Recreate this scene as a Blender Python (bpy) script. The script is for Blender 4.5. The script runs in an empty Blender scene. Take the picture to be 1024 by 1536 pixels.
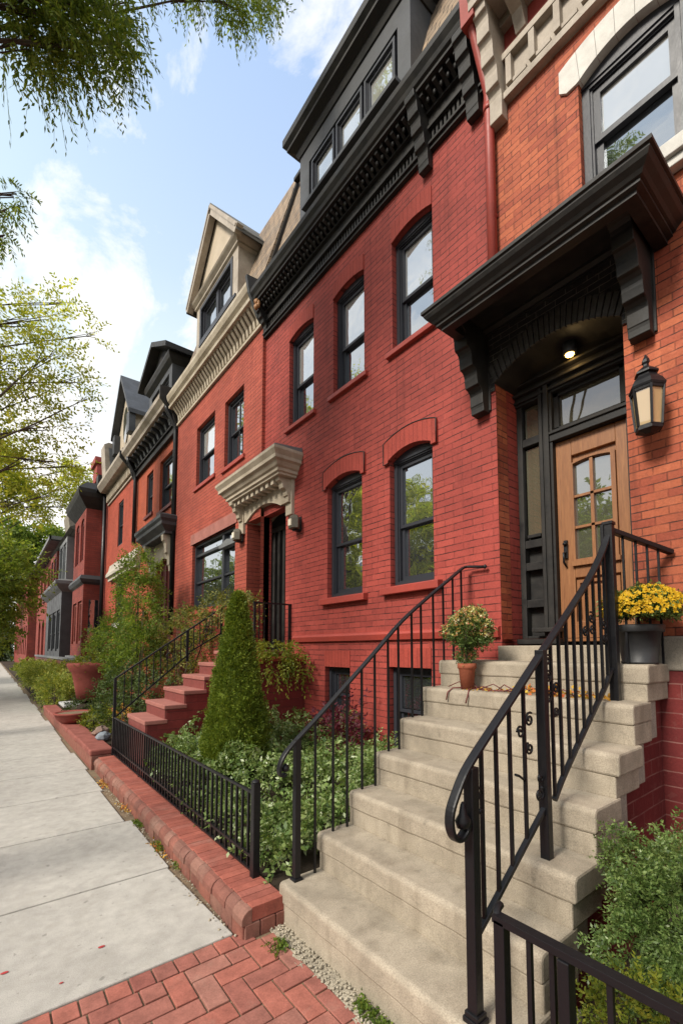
import bpy, math, random
import numpy as np
from mathutils import Vector, Matrix
random.seed(7); RNG = np.random.default_rng(11)
scene = bpy.context.scene
COL = scene.collection
R = math.radians

# ------------------------------------------------------------------ objects
W = {}
def tag(o, label=None, cat=None, group=None, kind=None):
    if label: o['label'] = label
    if cat: o['category'] = cat
    if group: o['group'] = group
    if kind: o['kind'] = kind
    return o
def thing(name, label, cat, loc=(0, 0, 0), group=None):
    o = bpy.data.objects.new(name, None); COL.objects.link(o)
    o.location = loc; o.empty_display_size = .1
    W[o.name] = Vector(loc)
    return tag(o, label, cat, group)
def link_mesh(name, me, parent=None, org=None):
    o = bpy.data.objects.new(name, me); COL.objects.link(o)
    if parent is not None:
        o.parent = parent; W[o.name] = W[parent.name].copy()
    else:
        o.location = org; W[o.name] = Vector(org)
    return o
def inst(name, me, parent, loc):
    """a part that shares mesh data, standing at a world position"""
    o = bpy.data.objects.new(name, me); COL.objects.link(o)
    o.parent = parent; o.location = Vector(loc) - W[parent.name]; W[o.name] = Vector(loc)
    return o
def copy_tree(o, parent=None, loc=None):
    c = o.copy(); COL.objects.link(c)
    if parent is not None: c.parent = parent
    if loc is not None: c.location = loc
    W[c.name] = Vector(loc) if loc is not None else W.get(o.name, Vector())
    for ch in o.children: copy_tree(ch, c)
    return c

class MB:
    def __init__(s): s.v = []; s.f = []; s.sm = []
    def poly(s, pts, smooth=False):
        n = len(s.v); s.v += [tuple(p) for p in pts]; s.f.append(tuple(range(n, n + len(pts)))); s.sm.append(smooth); return s
    def raw(s, v, f, smooth=False):
        n = len(s.v); s.v += [tuple(p) for p in v]
        for q in f: s.f.append(tuple(i + n for i in q)); s.sm.append(smooth)
        return s
    def box(s, x0, x1, y0, y1, z0, z1):
        x0, x1 = min(x0, x1), max(x0, x1); y0, y1 = min(y0, y1), max(y0, y1); z0, z1 = min(z0, z1), max(z0, z1)
        v = [(x0,y0,z0),(x1,y0,z0),(x1,y1,z0),(x0,y1,z0),(x0,y0,z1),(x1,y0,z1),(x1,y1,z1),(x0,y1,z1)]
        return s.raw(v, [(0,3,2,1),(4,5,6,7),(0,1,5,4),(1,2,6,5),(2,3,7,6),(3,0,4,7)])
    def prism(s, poly, a0, a1, axis='y', smooth=False):
        """extrude a 2D outline: axis y -> poly in (x,z); axis x -> poly in (y,z); axis z -> poly in (x,y)"""
        def P(p, a): return (p[0], a, p[1]) if axis == 'y' else (a, p[0], p[1]) if axis == 'x' else (p[0], p[1], a)
        ar = sum(poly[i][0]*poly[(i+1) % len(poly)][1]-poly[(i+1) % len(poly)][0]*poly[i][1] for i in range(len(poly)))
        if (ar > 0) == (axis == 'y'): poly = poly[::-1]
        n = len(poly); v = [P(p, a0) for p in poly] + [P(p, a1) for p in poly]
        f = [tuple(range(n))[::-1], tuple(range(n, 2*n))] if a1 > a0 else [tuple(range(n)), tuple(range(n, 2*n))[::-1]]
        for i in range(n):
            j = (i+1) % n
            f.append((i, j, j+n, i+n) if a1 > a0 else (j, i, i+n, j+n))
        return s.raw(v, f, smooth)
    def bar(s, p0, p1, w, h, upv=(0, 0, 1)):
        p0 = Vector(p0); p1 = Vector(p1); d = (p1-p0).normalized(); u = Vector(upv)
        r = d.cross(u)
        if r.length < 1e-4: r = d.cross(Vector((0, 1, 0)))
        r.normalize(); u = r.cross(d)
        v = []
        for p in (p0, p1):
            for a, b in ((-1,-1),(1,-1),(1,1),(-1,1)): v.append(p + r*(a*w/2) + u*(b*h/2))
        return s.raw(v, [(0,1,2,3),(7,6,5,4),(0,4,5,1),(1,5,6,2),(2,6,7,3),(3,7,4,0)])
    def tube(s, pts, r, n=8, smooth=True):
        pts = [Vector(p) for p in pts]; k = len(pts)
        rs = r if isinstance(r, (list, tuple)) else [r]*k
        v = []; u = None
        for i, p in enumerate(pts):
            d = (pts[min(i+1, k-1)]-pts[max(i-1, 0)]).normalized()
            if u is None:
                u = Vector((0, 0, 1)) if abs(d.z) < .9 else Vector((0, 1, 0))
            u = (u - d*u.dot(d))
            if u.length < 1e-5: u = d.orthogonal()
            u.normalize(); w = d.cross(u)
            for j in range(n):
                a = 2*math.pi*j/n; v.append(p + (u*math.cos(a)+w*math.sin(a))*rs[i])
        f = []
        for i in range(k-1):
            for j in range(n):
                q = (j+1) % n; f.append((i*n+j, i*n+q, (i+1)*n+q, (i+1)*n+j))
        s.raw(v, f, smooth); b = len(s.v)-len(v)
        s.f.append(tuple(b+j for j in range(n))[::-1]); s.sm.append(False)
        s.f.append(tuple(b+(k-1)*n+j for j in range(n))); s.sm.append(False)
        return s
    def ribbon(s, pts, w, h):
        """flat bar swept along a path in a plane y=const: w across (y), h in the plane"""
        pts = [Vector(p) for p in pts]
        if len(pts) > 5:   # smooth the path
            q = [pts[0]]+pts+[pts[-1]]; o = []
            for i in range(1, len(q)-2):
                for t in (0, .25, .5, .75):
                    a, b, c, d = q[i-1], q[i], q[i+1], q[i+2]
                    o.append(.5*((2*b)+(c-a)*t+(2*a-5*b+4*c-d)*t*t+(3*b-a-3*c+d)*t**3))
            pts = o+[pts[-1]]
        k = len(pts); v = []
        for i, p in enumerate(pts):
            d = (pts[min(i+1, k-1)]-pts[max(i-1, 0)]).normalized(); y = Vector((0, 1, 0)); nn = d.cross(y).normalized()
            c = .3
            for a, b in ((-1,-1+c),(-1+c,-1),(1-c,-1),(1,-1+c),(1,1-c),(1-c,1),(-1+c,1),(-1,1-c)): v.append(p + y*(a*w/2) + nn*(b*h/2))
        f = []
        for i in range(k-1):
            for j in range(8): f.append((i*8+j, (i+1)*8+j, (i+1)*8+(j+1) % 8, i*8+(j+1) % 8))
        f.append(tuple(range(8))); f.append(tuple(range((k-1)*8, k*8))[::-1])
        return s.raw(v, f)
    def lathe(s, prof, c, n=20, smooth=True, sx=1, sy=1):
        v = []; f = []; k = len(prof)
        for r, z in prof:
            for j in range(n):
                a = 2*math.pi*(j+.5)/n; v.append((c[0]+r*sx*math.cos(a), c[1]+r*sy*math.sin(a), c[2]+z))
        for i in range(k-1):
            for j in range(n): f.append((i*n+j, i*n+(j+1) % n, (i+1)*n+(j+1) % n, (i+1)*n+j))
        f.append(tuple(range(n))[::-1])
        s.raw(v, f, smooth); b = len(s.v)-len(v)
        s.f.append(tuple(b+(k-1)*n+j for j in range(n))); s.sm.append(False)
        return s
    def crown(s, y0, y1, xf, xw, levels, left=True, right=True, hollow=None):
        """moulding that runs along the front of a wall and returns at both ends; levels = (overhang, z)"""
        v = []; f = []
        for e, z in levels:
            a = y0-(e if right else 0); b = y1+(e if left else 0)
            v += [(xw, a, z), (xf-e, a, z), (xf-e, b, z), (xw, b, z)]
        for i in range(len(levels)-1):
            for j in range(4):
                q = (j+1) % 4; f.append((i*4+j, i*4+q, (i+1)*4+q, (i+1)*4+j))
        f = [t[::-1] for t in f]
        n = len(levels)-1
        if hollow:   # open underneath, with a soffit panel higher up
            t, zs = hollow; b = len(v); z0 = levels[0][1]; e0 = levels[0][0]; a_, b_ = y0-e0+t, y1+e0-t
            for z in (z0, zs): v += [(xw, a_, z), (xf-e0+t, a_, z), (xf-e0+t, b_, z), (xw, b_, z)]
            for j in range(3): f.append((j, j+1, b+j+1, b+j)); f.append((b+j, b+j+1, b+j+5, b+j+4))
            f.append((b+4, b+5, b+6, b+7))
        else: f.append((0, 1, 2, 3))
        f.append((n*4+3, n*4+2, n*4+1, n*4))
        return s.raw(v, f)
    def build(s, name, mat, parent=None, org=None, bevel=0, kind=None, seg=2):
        me = bpy.data.meshes.new(name)
        o = W[parent.name] if parent is not None else Vector(org) if org is not None else None
        if o is None:
            a = np.array(s.v); o = Vector((float(a[:, 0].mean()), float(a[:, 1].mean()), float(a[:, 2].min())))
        me.from_pydata([(p[0]-o.x, p[1]-o.y, p[2]-o.z) for p in s.v], [], s.f)
        me.polygons.foreach_set('use_smooth', s.sm)
        me.materials.append(mat); me.update()
        ob = link_mesh(name, me, parent, o)
        if bevel:
            b = ob.modifiers.new('bevel', 'BEVEL'); b.width = bevel; b.segments = seg; b.limit_method = 'ANGLE'; b.angle_limit = R(40)
        if kind: ob['kind'] = kind
        return ob

def leaf_mesh(name, P, D, N, L, Wd, mat, parent=None, org=None, kind=None, fold=.0):
    """P base points, D leaf axes, N rough normals, L lengths, Wd widths (numpy) -> one rhombic leaf each"""
    n = len(P); D = D/np.linalg.norm(D, axis=1)[:, None]
    S = np.cross(D, N); S /= (np.linalg.norm(S, axis=1)[:, None]+1e-9); U = np.cross(S, D)
    L = L[:, None]; Wd = Wd[:, None]
    o = np.array(W[parent.name] if parent is not None else org)
    P = P-o
    v = np.empty((n, 4, 3))
    v[:, 0] = P; v[:, 1] = P+D*L*.42+S*Wd*.5+U*Wd*fold; v[:, 2] = P+D*L; v[:, 3] = P+D*L*.42-S*Wd*.5+U*Wd*fold
    me = bpy.data.meshes.new(name)
    me.vertices.add(n*4); me.vertices.foreach_set('co', v.reshape(-1))
    me.loops.add(n*4); me.loops.foreach_set('vertex_index', np.arange(n*4, dtype=np.int32))
    me.polygons.add(n); me.polygons.foreach_set('loop_start', np.arange(0, n*4, 4, dtype=np.int32))
    me.materials.append(mat); me.update(calc_edges=True)
    ob = link_mesh(name, me, parent, org)
    if kind: ob['kind'] = kind
    return ob

def unit(n):
    v = RNG.normal(size=(n, 3)); return v/np.linalg.norm(v, axis=1)[:, None]
def sprays(starts, dirs, per, length, leaf, droop=.3, wide=.45, spread=.9, stems=0.):
    """leaves set along twigs: returns P, D, N, L, W"""
    m = len(starts); dirs = dirs/np.linalg.norm(dirs, axis=1)[:, None]
    ln = length*RNG.uniform(.6, 1.3, (m, 1))
    side = np.cross(dirs, unit(m)); side /= np.linalg.norm(side, axis=1)[:, None]
    Ps, Ds, Ns = [], [], []
    for k in range(per):
        t = (k+.6)/per
        p = starts+dirs*ln*t+np.array([0, 0, -1])*droop*ln*t*t
        sg = 1 if k % 2 else -1
        tang = dirs+np.array([0, 0, -2*droop])*t
        Ps.append(p+unit(m)*.012*leaf/.05)
        Ds.append(tang*.75+side*sg*spread+unit(m)*.35); Ns.append(np.cross(side, dirs)+unit(m)*.6)
    P = np.concatenate(Ps); D = np.concatenate(Ds); N = np.concatenate(Ns)
    L = leaf*RNG.uniform(.65, 1.25, len(P)); Wd = L*wide
    if stems:
        h = .5; mid = starts+dirs*ln*h+np.array([0, 0, -1])*droop*ln*h*h; end = starts+dirs*ln+np.array([0, 0, -1])*droop*ln
        P = np.concatenate([P, starts, mid]); D = np.concatenate([D, mid-starts, end-mid]); N = np.concatenate([N, side, side])
        L = np.concatenate([L, np.linalg.norm(mid-starts, axis=1)*1.25, np.linalg.norm(end-mid, axis=1)*1.1]); Wd = np.concatenate([Wd, np.full(2*m, stems)])
    return P, D, N, L, Wd
def cat(parts): return tuple(np.concatenate(x) for x in zip(*parts))

# ------------------------------------------------------------------ materials
def new_mat(name):
    m = bpy.data.materials.new(name); m.use_nodes = True; nt = m.node_tree; nt.nodes.clear()
    out = nt.nodes.new('ShaderNodeOutputMaterial'); return m, nt, out
class G:
    """tiny node builder"""
    def __init__(s, nt): s.nt = nt
    def n(s, t, ins=None, **kw):
        nd = s.nt.nodes.new('ShaderNode'+t)
        for k, v in kw.items(): setattr(nd, k, v)
        for k, v in (ins or {}).items():
            sk = nd.inputs[k]
            if hasattr(v, 'links'): s.nt.links.new(v, sk)
            else: sk.default_value = v
        return nd
    def m(s, op, a, b=0., c=0.):
        nd = s.n('Math', operation=op)
        for i, v in enumerate((a, b, c)):
            if hasattr(v, 'links'): s.nt.links.new(v, nd.inputs[i])
            else: nd.inputs[i].default_value = v
        return nd.outputs[0]
    def mix(s, f, a, b, mode='MIX'):
        nd = s.n('Mix', data_type='RGBA', blend_type=mode)
        for i, v in ((0, f), (6, a), (7, b)):
            if hasattr(v, 'links'): s.nt.links.new(v, nd.inputs[i])
            else: nd.inputs[i].default_value = v if i == 0 else c4(v)
        return nd.outputs[2]
    def ramp(s, f, stops, interp='LINEAR'):
        nd = s.n('ValToRGB', {0: f}); e = nd.color_ramp.elements; nd.color_ramp.interpolation = interp
        while len(e) < len(stops): e.new(.5)
        for i, (p, c) in enumerate(stops): e[i].position = p; e[i].color = c4(c)
        return nd.outputs[0]
    def noise(s, vec, scale, detail=3, rough=.55, out=0, dist=0):
        ins = {'Scale': scale, 'Detail': detail, 'Roughness': rough, 'Distortion': dist}
        if vec is not None: ins['Vector'] = vec
        return s.n('TexNoise', ins).outputs[out]
    def pos(s): return s.n('NewGeometry').outputs['Position']
    def bump(s, h, strength, dist, normal=None):
        ins = {'Height': h, 'Strength': strength, 'Distance': dist}
        if normal is not None: ins['Normal'] = normal
        return s.n('Bump', ins).outputs[0]
    def bsdf(s, col, rough=.6, normal=None, spec=.5, **ex):
        ins = {'Base Color': col if hasattr(col, 'links') else c4(col), 'Roughness': rough, 'Specular IOR Level': spec}
        if normal is not None: ins['Normal'] = normal
        ins.update(ex); return s.n('BsdfPrincipled', ins).outputs[0]
def c4(c):
    if isinstance(c, (int, float)): return (c, c, c, 1)
    return (c[0], c[1], c[2], 1) if len(c) == 3 else c
def fin(nt, out, sh): nt.links.new(sh, out.inputs['Surface'])

def brick(name, c1, c2, joint, course=.066, blen=.21, jw=.007, vert=.35, rough=.75, blot=.25, vertical=False, wob=.008, bumpd=.007, jmix=.9, fade=.24):
    m, nt, out = new_mat(name); g = G(nt); pos = g.pos()
    sx = g.n('SeparateXYZ', {0: pos}).outputs; nr = g.n('SeparateXYZ', {0: g.n('NewGeometry').outputs['True Normal']}).outputs
    fx = g.m('GREATER_THAN', g.m('ABSOLUTE', nr[0]), .5)
    u = g.m('ADD', g.m('MULTIPLY', sx[1], fx), g.m('MULTIPLY', sx[0], g.m('SUBTRACT', 1., fx)))
    z = sx[2]
    wb = g.noise(pos, 2.3, 3); wz = g.m('MULTIPLY', g.m('SUBTRACT', wb, .5), wob*2)
    z = g.m('ADD', z, wz)
    wb2 = g.noise(pos, 30, 2); z = g.m('ADD', z, g.m('MULTIPLY', g.m('SUBTRACT', wb2, .5), wob*.5))
    vec = g.n('CombineXYZ', {0: z, 1: u} if vertical else {0: u, 1: z}).outputs[0]
    bt = g.n('TexBrick', {'Vector': vec, 'Color1': c4(c1), 'Color2': c4(c2), 'Mortar': c4(joint), 'Scale': 1., 'Mortar Size': jw*.5, 'Mortar Smooth': .15,
                          'Bias': 0., 'Brick Width': blen, 'Row Height': course})
    # per brick colour without its mortar
    bt2 = g.n('TexBrick', {'Vector': vec, 'Color1': c4(c1), 'Color2': c4(c2), 'Mortar': c4(c1), 'Scale': 1., 'Mortar Size': 0., 'Bias': 0., 'Brick Width': blen, 'Row Height': course})
    zz = g.m('FRACT', g.m('DIVIDE', u if vertical else z, course))
    hj = g.m('LESS_THAN', g.m('MINIMUM', zz, g.m('SUBTRACT', 1., zz)), jw*.5/course)
    soft = g.noise(pos, 9., 4)
    jf = g.m('MULTIPLY', g.m('MAXIMUM', hj, g.m('MULTIPLY', bt.outputs['Fac'], vert)), g.ramp(soft, [(.33, (.25,)*3), (.58, (1.,)*3)]))
    big = g.noise(pos, 1.1, 5, .6); fine = g.noise(pos, 60., 4, .65)
    col = g.mix(1., bt2.outputs['Color'], g.ramp(big, [(.3, (1-blot,)*3), (.7, (1+blot*.4,)*3)]), 'MULTIPLY')
    col = g.mix(1., col, g.ramp(fine, [(.3, (.84,)*3), (.72, (1.08,)*3)]), 'MULTIPLY')
    stv = g.n('Mapping', {'Vector': pos, 'Scale': (5., 5., .35)}).outputs[0]; stn = g.noise(stv, 1.6, 5, .65)
    col = g.mix(1., col, g.ramp(stn, [(.28, (1-fade*1.1,)*3), (.45, (1.,)*3), (.6, (1.,)*3), (.8, (1+fade*.7, 1+fade, 1+fade))]), 'MULTIPLY')
    pt = g.noise(pos, 4.2, 6, .72); col = g.mix(g.m('MULTIPLY', g.ramp(pt, [(.60, 0), (.72, 1)]), fade*.9), col, tuple(min(1, x*1.35+.05) for x in c1))
    mott = g.noise(vec, 14, 3); col = g.mix(g.m('MULTIPLY', g.m('GREATER_THAN', mott, .62), .12), col, joint)
    col = g.mix(g.m('MULTIPLY', jf, jmix), col, joint)
    h = g.m('SUBTRACT', g.m('MULTIPLY', fine, .35), g.m('MAXIMUM', hj, bt.outputs['Fac']))
    h = g.m('ADD', h, g.m('MULTIPLY', g.noise(pos, 14., 3), .6))
    fin(nt, out, g.bsdf(col, rough, g.bump(h, .7, bumpd), .3)); return m

def paint(name, col, rough=.42, grime=.25, bumps=.3, spec=.4, dirt=None, sc=3.):
    m, nt, out = new_mat(name); g = G(nt); pos = g.pos()
    n1 = g.noise(pos, sc, 6, .65); n2 = g.noise(pos, 55, 3)
    c = g.mix(g.ramp(n1, [(.38, 0), (.75, 1)]), col, dirt if dirt else tuple(x*(1-grime) for x in col))
    c = g.mix(1., c, g.ramp(n2, [(.3, (.9,)*3), (.7, (1.05,)*3)]), 'MULTIPLY')
    ro = g.ramp(n1, [(.3, (rough*.8,)*3), (.7, (min(1, rough*1.3),)*3)])
    fin(nt, out, g.bsdf(c, ro, g.bump(n2, bumps, .002), spec)); return m

def stone(name, c1, c2, speck=.5, rough=.85, stain=None, scale=1., bumpd=.004, spots=0., wear=0.):
    m, nt, out = new_mat(name); g = G(nt); pos = g.pos()
    big = g.noise(pos, 1.7*scale, 6, .65); mid = g.noise(pos, 9*scale, 5, .6); fine = g.noise(pos, 160*scale, 3, .7); fine2 = g.noise(pos, 330*scale, 2, .6)
    c = g.mix(g.ramp(big, [(.32, 0), (.68, 1)]), c1, c2)
    c = g.mix(1., c, g.ramp(mid, [(.3, (.86,)*3), (.7, (1.1,)*3)]), 'MULTIPLY')
    c = g.mix(1., c, g.ramp(fine, [(.34, (1-speck*.65,)*3), (.5, (1.,)*3), (.68, (1+speck*.5,)*3)]), 'MULTIPLY')
    if stain:
        sv = g.n('Mapping', {'Vector': pos, 'Scale': (6., 6., 1.2)}).outputs[0]
        st = g.noise(sv, 1.4, 4, .6); c = g.mix(g.m('MULTIPLY', g.ramp(st, [(.5, 0), (.78, 1)]), .55), c, stain)
    sp = g.noise(pos, 17*scale, 2, .4); c = g.mix(g.m('MULTIPLY', g.ramp(sp, [(.69, 0), (.74, 1)]), spots), c, tuple(x*.35 for x in c2))
    if wear:   # blotchy grime
        wn = g.noise(pos, 3.3, 7, .72, dist=.6); c = g.mix(g.m('MULTIPLY', g.ramp(wn, [(.46, 0), (.66, 1)]), wear), c, tuple(x*.45 for x in c2))
    h = g.m('ADD', g.m('MULTIPLY', mid, .8), g.m('ADD', g.m('MULTIPLY', fine, .5), g.m('MULTIPLY', fine2, .3)))
    fin(nt, out, g.bsdf(c, rough, g.bump(h, .6, bumpd), .25)); return m

def leaf(name, cols, trans=.35, rough=.55, spec=.25, noise=.6):
    m, nt, out = new_mat(name); g = G(nt)
    ge = g.n('NewGeometry'); rp = ge.outputs['Random Per Island']; nz = g.noise(ge.outputs['Position'], 1.6, 3)
    f = g.m('ADD', g.m('MULTIPLY', rp, 1-noise*.5), g.m('MULTIPLY', g.m('SUBTRACT', nz, .25), noise))
    k = len(cols); c = g.ramp(f, [(i/(k-1)*.9+.05, x) for i, x in enumerate(cols)])
    b = g.bsdf(c, rough, None, spec); t = g.n('BsdfTranslucent', {'Color': g.mix(1., c, (1.25, 1.2, .6), 'MULTIPLY')}).outputs[0]
    fin(nt, out, g.n('MixShader', {0: trans, 1: b, 2: t}).outputs[0]); return m

def glass(name, refl=.6, dark=(.02, .022, .024), wav=.02, tint=(.92, .95, 1.)):
    m, nt, out = new_mat(name); g = G(nt); pos = g.pos()
    h = g.noise(pos, 2.2, 2); bn = g.bump(h, .25, wav)
    n1 = g.noise(pos, 1.3, 3)
    d = g.n('BsdfDiffuse', {'Color': g.mix(n1, dark, tuple(x*2.2 for x in dark))}).outputs[0]
    gl = g.n('BsdfGlossy', {'Color': c4(tint), 'Roughness': .015, 'Normal': bn}).outputs[0]
    fr = g.n('LayerWeight', {'Blend': .35}).outputs['Facing']
    f = g.m('MINIMUM', 1., g.m('ADD', refl, g.m('MULTIPLY', fr, .35)))
    fin(nt, out, g.n('MixShader', {0: f, 1: d, 2: gl}).outputs[0]); return m

def emit(name, col, s, base=(.5, .4, .25)):
    m, nt, out = new_mat(name); g = G(nt)
    fin(nt, out, g.bsdf(base, .25, None, .5, **{'Emission Color': c4(col), 'Emission Strength': s})); return m

def shingle(name, c1, c2, joint, row=.13, wid=.17):
    m, nt, out = new_mat(name); g = G(nt); pos = g.pos(); sx = g.n('SeparateXYZ', {0: pos}).outputs
    u = g.m('ADD', sx[1], g.m('MULTIPLY', sx[0], .15)); zz = g.m('ADD', sx[2], g.m('MULTIPLY', g.m('SUBTRACT', g.noise(pos, 5, 3), .5), .03))
    vec = g.n('CombineXYZ', {0: u, 1: zz}).outputs[0]
    bt = g.n('TexBrick', {'Vector': vec, 'Color1': c4(c1), 'Color2': c4(c2), 'Mortar': c4(joint), 'Scale': 1., 'Mortar Size': .006, 'Mortar Smooth': .1, 'Bias': 0., 'Brick Width': wid, 'Row Height': row})
    n1 = g.noise(pos, 3., 5, .65); c = g.mix(1., bt.outputs['Color'], g.ramp(n1, [(.3, (.65, .6, .55)), (.7, (1.15, 1.1, 1.))]), 'MULTIPLY')
    saw = g.m('FRACT', g.m('DIVIDE', zz, row))
    h = g.m('SUBTRACT', g.m('MULTIPLY', g.m('SUBTRACT', 1., saw), 1.), bt.outputs['Fac'])
    fin(nt, out, g.bsdf(c, .8, g.bump(h, .9, .015), .3)); return m

def wood(name, c1, c2):
    m, nt, out = new_mat(name); g = G(nt); pos = g.pos()
    mp = g.n('Mapping', {'Vector': pos, 'Scale': (9., 9., .7)}).outputs[0]
    n1 = g.noise(mp, 3., 6, .6, dist=1.2); n2 = g.noise(mp, 22., 4, .6); c = g.mix(g.ramp(n1, [(.3, 0), (.7, 1)]), c1, c2)
    c = g.mix(1., c, g.ramp(n2, [(.3, (.82,)*3), (.7, (1.1,)*3)]), 'MULTIPLY')
    fin(nt, out, g.bsdf(c, .42, g.bump(n2, .25, .001), .4)); return m
M = {}
M['red'] = brick('painted_red_brick', (.365, .062, .046), (.285, .046, .036), (.032, .009, .008), vert=.42, blot=.28, jw=.010)
M['red2'] = brick('coral_red_brick', (.40, .084, .052), (.32, .062, .040), (.055, .014, .011), vert=.25, blot=.25, jw=.010)
M['redv'] = brick('painted_red_arch_brick', (.345, .054, .037), (.30, .046, .032), (.10, .016, .012), vertical=True, vert=0, blot=.15, jw=.004, course=.062, jmix=.7)
M['orange'] = brick('orange_brick', (.44, .118, .052), (.31, .066, .034), (.035, .013, .009), course=.056, vert=.6, blot=.42, blen=.155, jw=.0085, fade=.35, bumpd=.01)
M['orange3'] = brick('warm_orange_brick', (.40, .085, .038), (.35, .072, .032), (.20, .04, .022), vert=.2, blot=.2)
M['orange4'] = brick('red_orange_brick', (.40, .075, .040), (.33, .060, .032), (.18, .036, .022), vert=.2, blot=.25)
M['dred'] = brick('dark_red_brick', (.15, .020, .018), (.12, .016, .016), (.22, .10, .085), course=.09, blen=.3, jw=.008, vert=.6, blot=.3)
M['stoop'] = brick('stoop_red_brick', (.21, .032, .028), (.17, .026, .023), (.09, .02, .018), course=.1, blen=.32, jw=.007, vert=.5, blot=.3)
M['bkbrick'] = brick('black_painted_brick', (.034, .032, .030), (.022, .021, .020), (.19, .18, .155), course=.05, blen=.16, jw=.006, vert=.8, rough=.6, bumpd=.005, jmix=.75)
M['redsmooth'] = paint('smooth_red_paint', (.30, .042, .030), .55, .3)
M['coping'] = paint('faded_red_coping', (.27, .088, .070), .75, .35, .5, .2, sc=5)
M['stoopface'] = paint('stoop_red_paint', (.20, .050, .042), .6, .3)
M['redtrim'] = paint('red_trim_paint', (.33, .050, .036), .5, .25)
M['pink'] = paint('faded_red_tread', (.34, .13, .105), .7, .35, 1.)
M['maroon'] = paint('maroon_paint', (.13, .025, .022), .55, .3)
M['black'] = paint('black_paint', (.013, .0125, .0125), .55, .35, .4, .3, dirt=(.034, .031, .027), sc=6.)
M['iron'] = paint('black_iron', (.009, .009, .011), .4, .3, .5, .35, sc=12)
M['frame'] = paint('charcoal_window_paint', (.030, .032, .040), .4, .25)
M['dgrey'] = paint('dark_grey_paint', (.048, .051, .056), .5, .3)
M['mgrey'] = paint('mid_grey_paint', (.16, .165, .17), .5, .3)
M['cream'] = paint('cream_trim_paint', (.46, .40, .31), .55, .3, .3, .3, dirt=(.26, .21, .15))
M['taupe'] = paint('taupe_trim_paint', (.40, .345, .28), .5, .3, .3, .3, dirt=(.24, .20, .16))
M['panel'] = paint('beige_panel', (.46, .38, .28), .6, .2)
M['white'] = stone('white_limestone', (.60, .58, .54), (.50, .48, .44), .12, .7, None)
M['slate'] = shingle('tan_slate', (.30, .225, .16), (.19, .155, .125), (.035, .03, .028))
M['slateg'] = shingle('grey_slate', (.13, .135, .125), (.10, .10, .095), (.03, .03, .03))
M['step'] = stone('step_concrete', (.375, .322, .25), (.295, .252, .193), .42, .9, (.15, .118, .082), 1., .004, spots=.25, wear=.32)
M['stepside'] = stone('step_side_concrete', (.34, .305, .25), (.27, .24, .20), .4, .9, (.18, .15, .12))
M['walk'] = stone('sidewalk_concrete', (.45, .43, .39), (.385, .365, .33), .32, .9, (.33, .31, .27), 1.2, .003, spots=.5, wear=.24)
M['base'] = stone('foundation_stone', (.30, .265, .215), (.20, .18, .15), .4, .9, None)
M['soil'] = stone('dark_soil', (.05, .036, .024), (.028, .021, .015), .5, 1., None, 1., .02)
M['dirt'] = stone('sandy_dirt', (.23, .165, .10), (.13, .10, .07), .5, 1., None, 1., .01)
M['gravel'] = stone('gravel_strip', (.44, .39, .30), (.30, .26, .20), .9, 1., None, .8, .015)
M['asphalt'] = stone('asphalt', (.06, .06, .062), (.045, .045, .047), .4, .9, None)
M['land'] = stone('far_ground', (.07, .09, .04), (.05, .06, .03), .3, 1., None, .2)
M['oldstone'] = stone('weathered_stone', (.46, .42, .35), (.34, .31, .26), .3)
M['brickred'] = brick('far_red_brick', (.30, .058, .040), (.22, .045, .034), (.09, .03, .024), vert=.3, course=.08, blen=.25, jw=.012, blot=.35)
M['wood'] = wood('oak_door', (.30, .135, .055), (.20, .082, .034))
M['glass'] = glass('window_glass', .42, tint=(.84, .91, .97))
M['glassb'] = glass('window_glass_lightened', .40, (.26, .255, .24), tint=(.84, .91, .97))  # pale base colour stands in for bright sky reflection and a drawn blind
M['glassd'] = glass('door_glass', .30, (.05, .05, .036), wav=.004)
M['glasst'] = glass('transom_glass', .16, (.055, .05, .032), wav=.004)
M['dark'] = paint('dark_interior', (.012, .011, .011), .8, .3)
M['terra'] = paint('terracotta', (.33, .10, .055), .8, .35, .8, .2)
M['redpot'] = paint('red_clay_pot', (.27, .07, .055), .75, .35, .8, .2)
M['blackpot'] = paint('black_plastic_pot', (.022, .023, .025), .5, .2, .3, .4)
M['bark'] = stone('bark', (.13, .10, .075), (.07, .055, .042), .4, .95, None, 1., .02)
M['brown'] = paint('rust_brown_leaf', (.30, .14, .05), .6, .3)
M['bronze'] = paint('lamp_bronze', (.10, .085, .06), .45, .3)
M['lampglow'] = glass('lantern_glass', .16, (.27, .19, .09), wav=.003)
M['lampglow2'] = emit('sconce_pane', (1., .86, .62), .12, (.55, .48, .38))
M['bulb'] = emit('recessed_bulb', (1., .55, .09), 9.)
M['bkring'] = paint('black_arch_bricks', (.050, .047, .043), .6, .4, .5, .3, sc=14)
M['rock1'] = stone('rusty_rock', (.26, .13, .08), (.16, .13, .12), .4)
M['rock2'] = stone('blue_grey_rock', (.22, .25, .28), (.13, .15, .17), .4)
M['paleslab'] = stone('pale_slab', (.45, .46, .45), (.3, .32, .33), .3)
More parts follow.
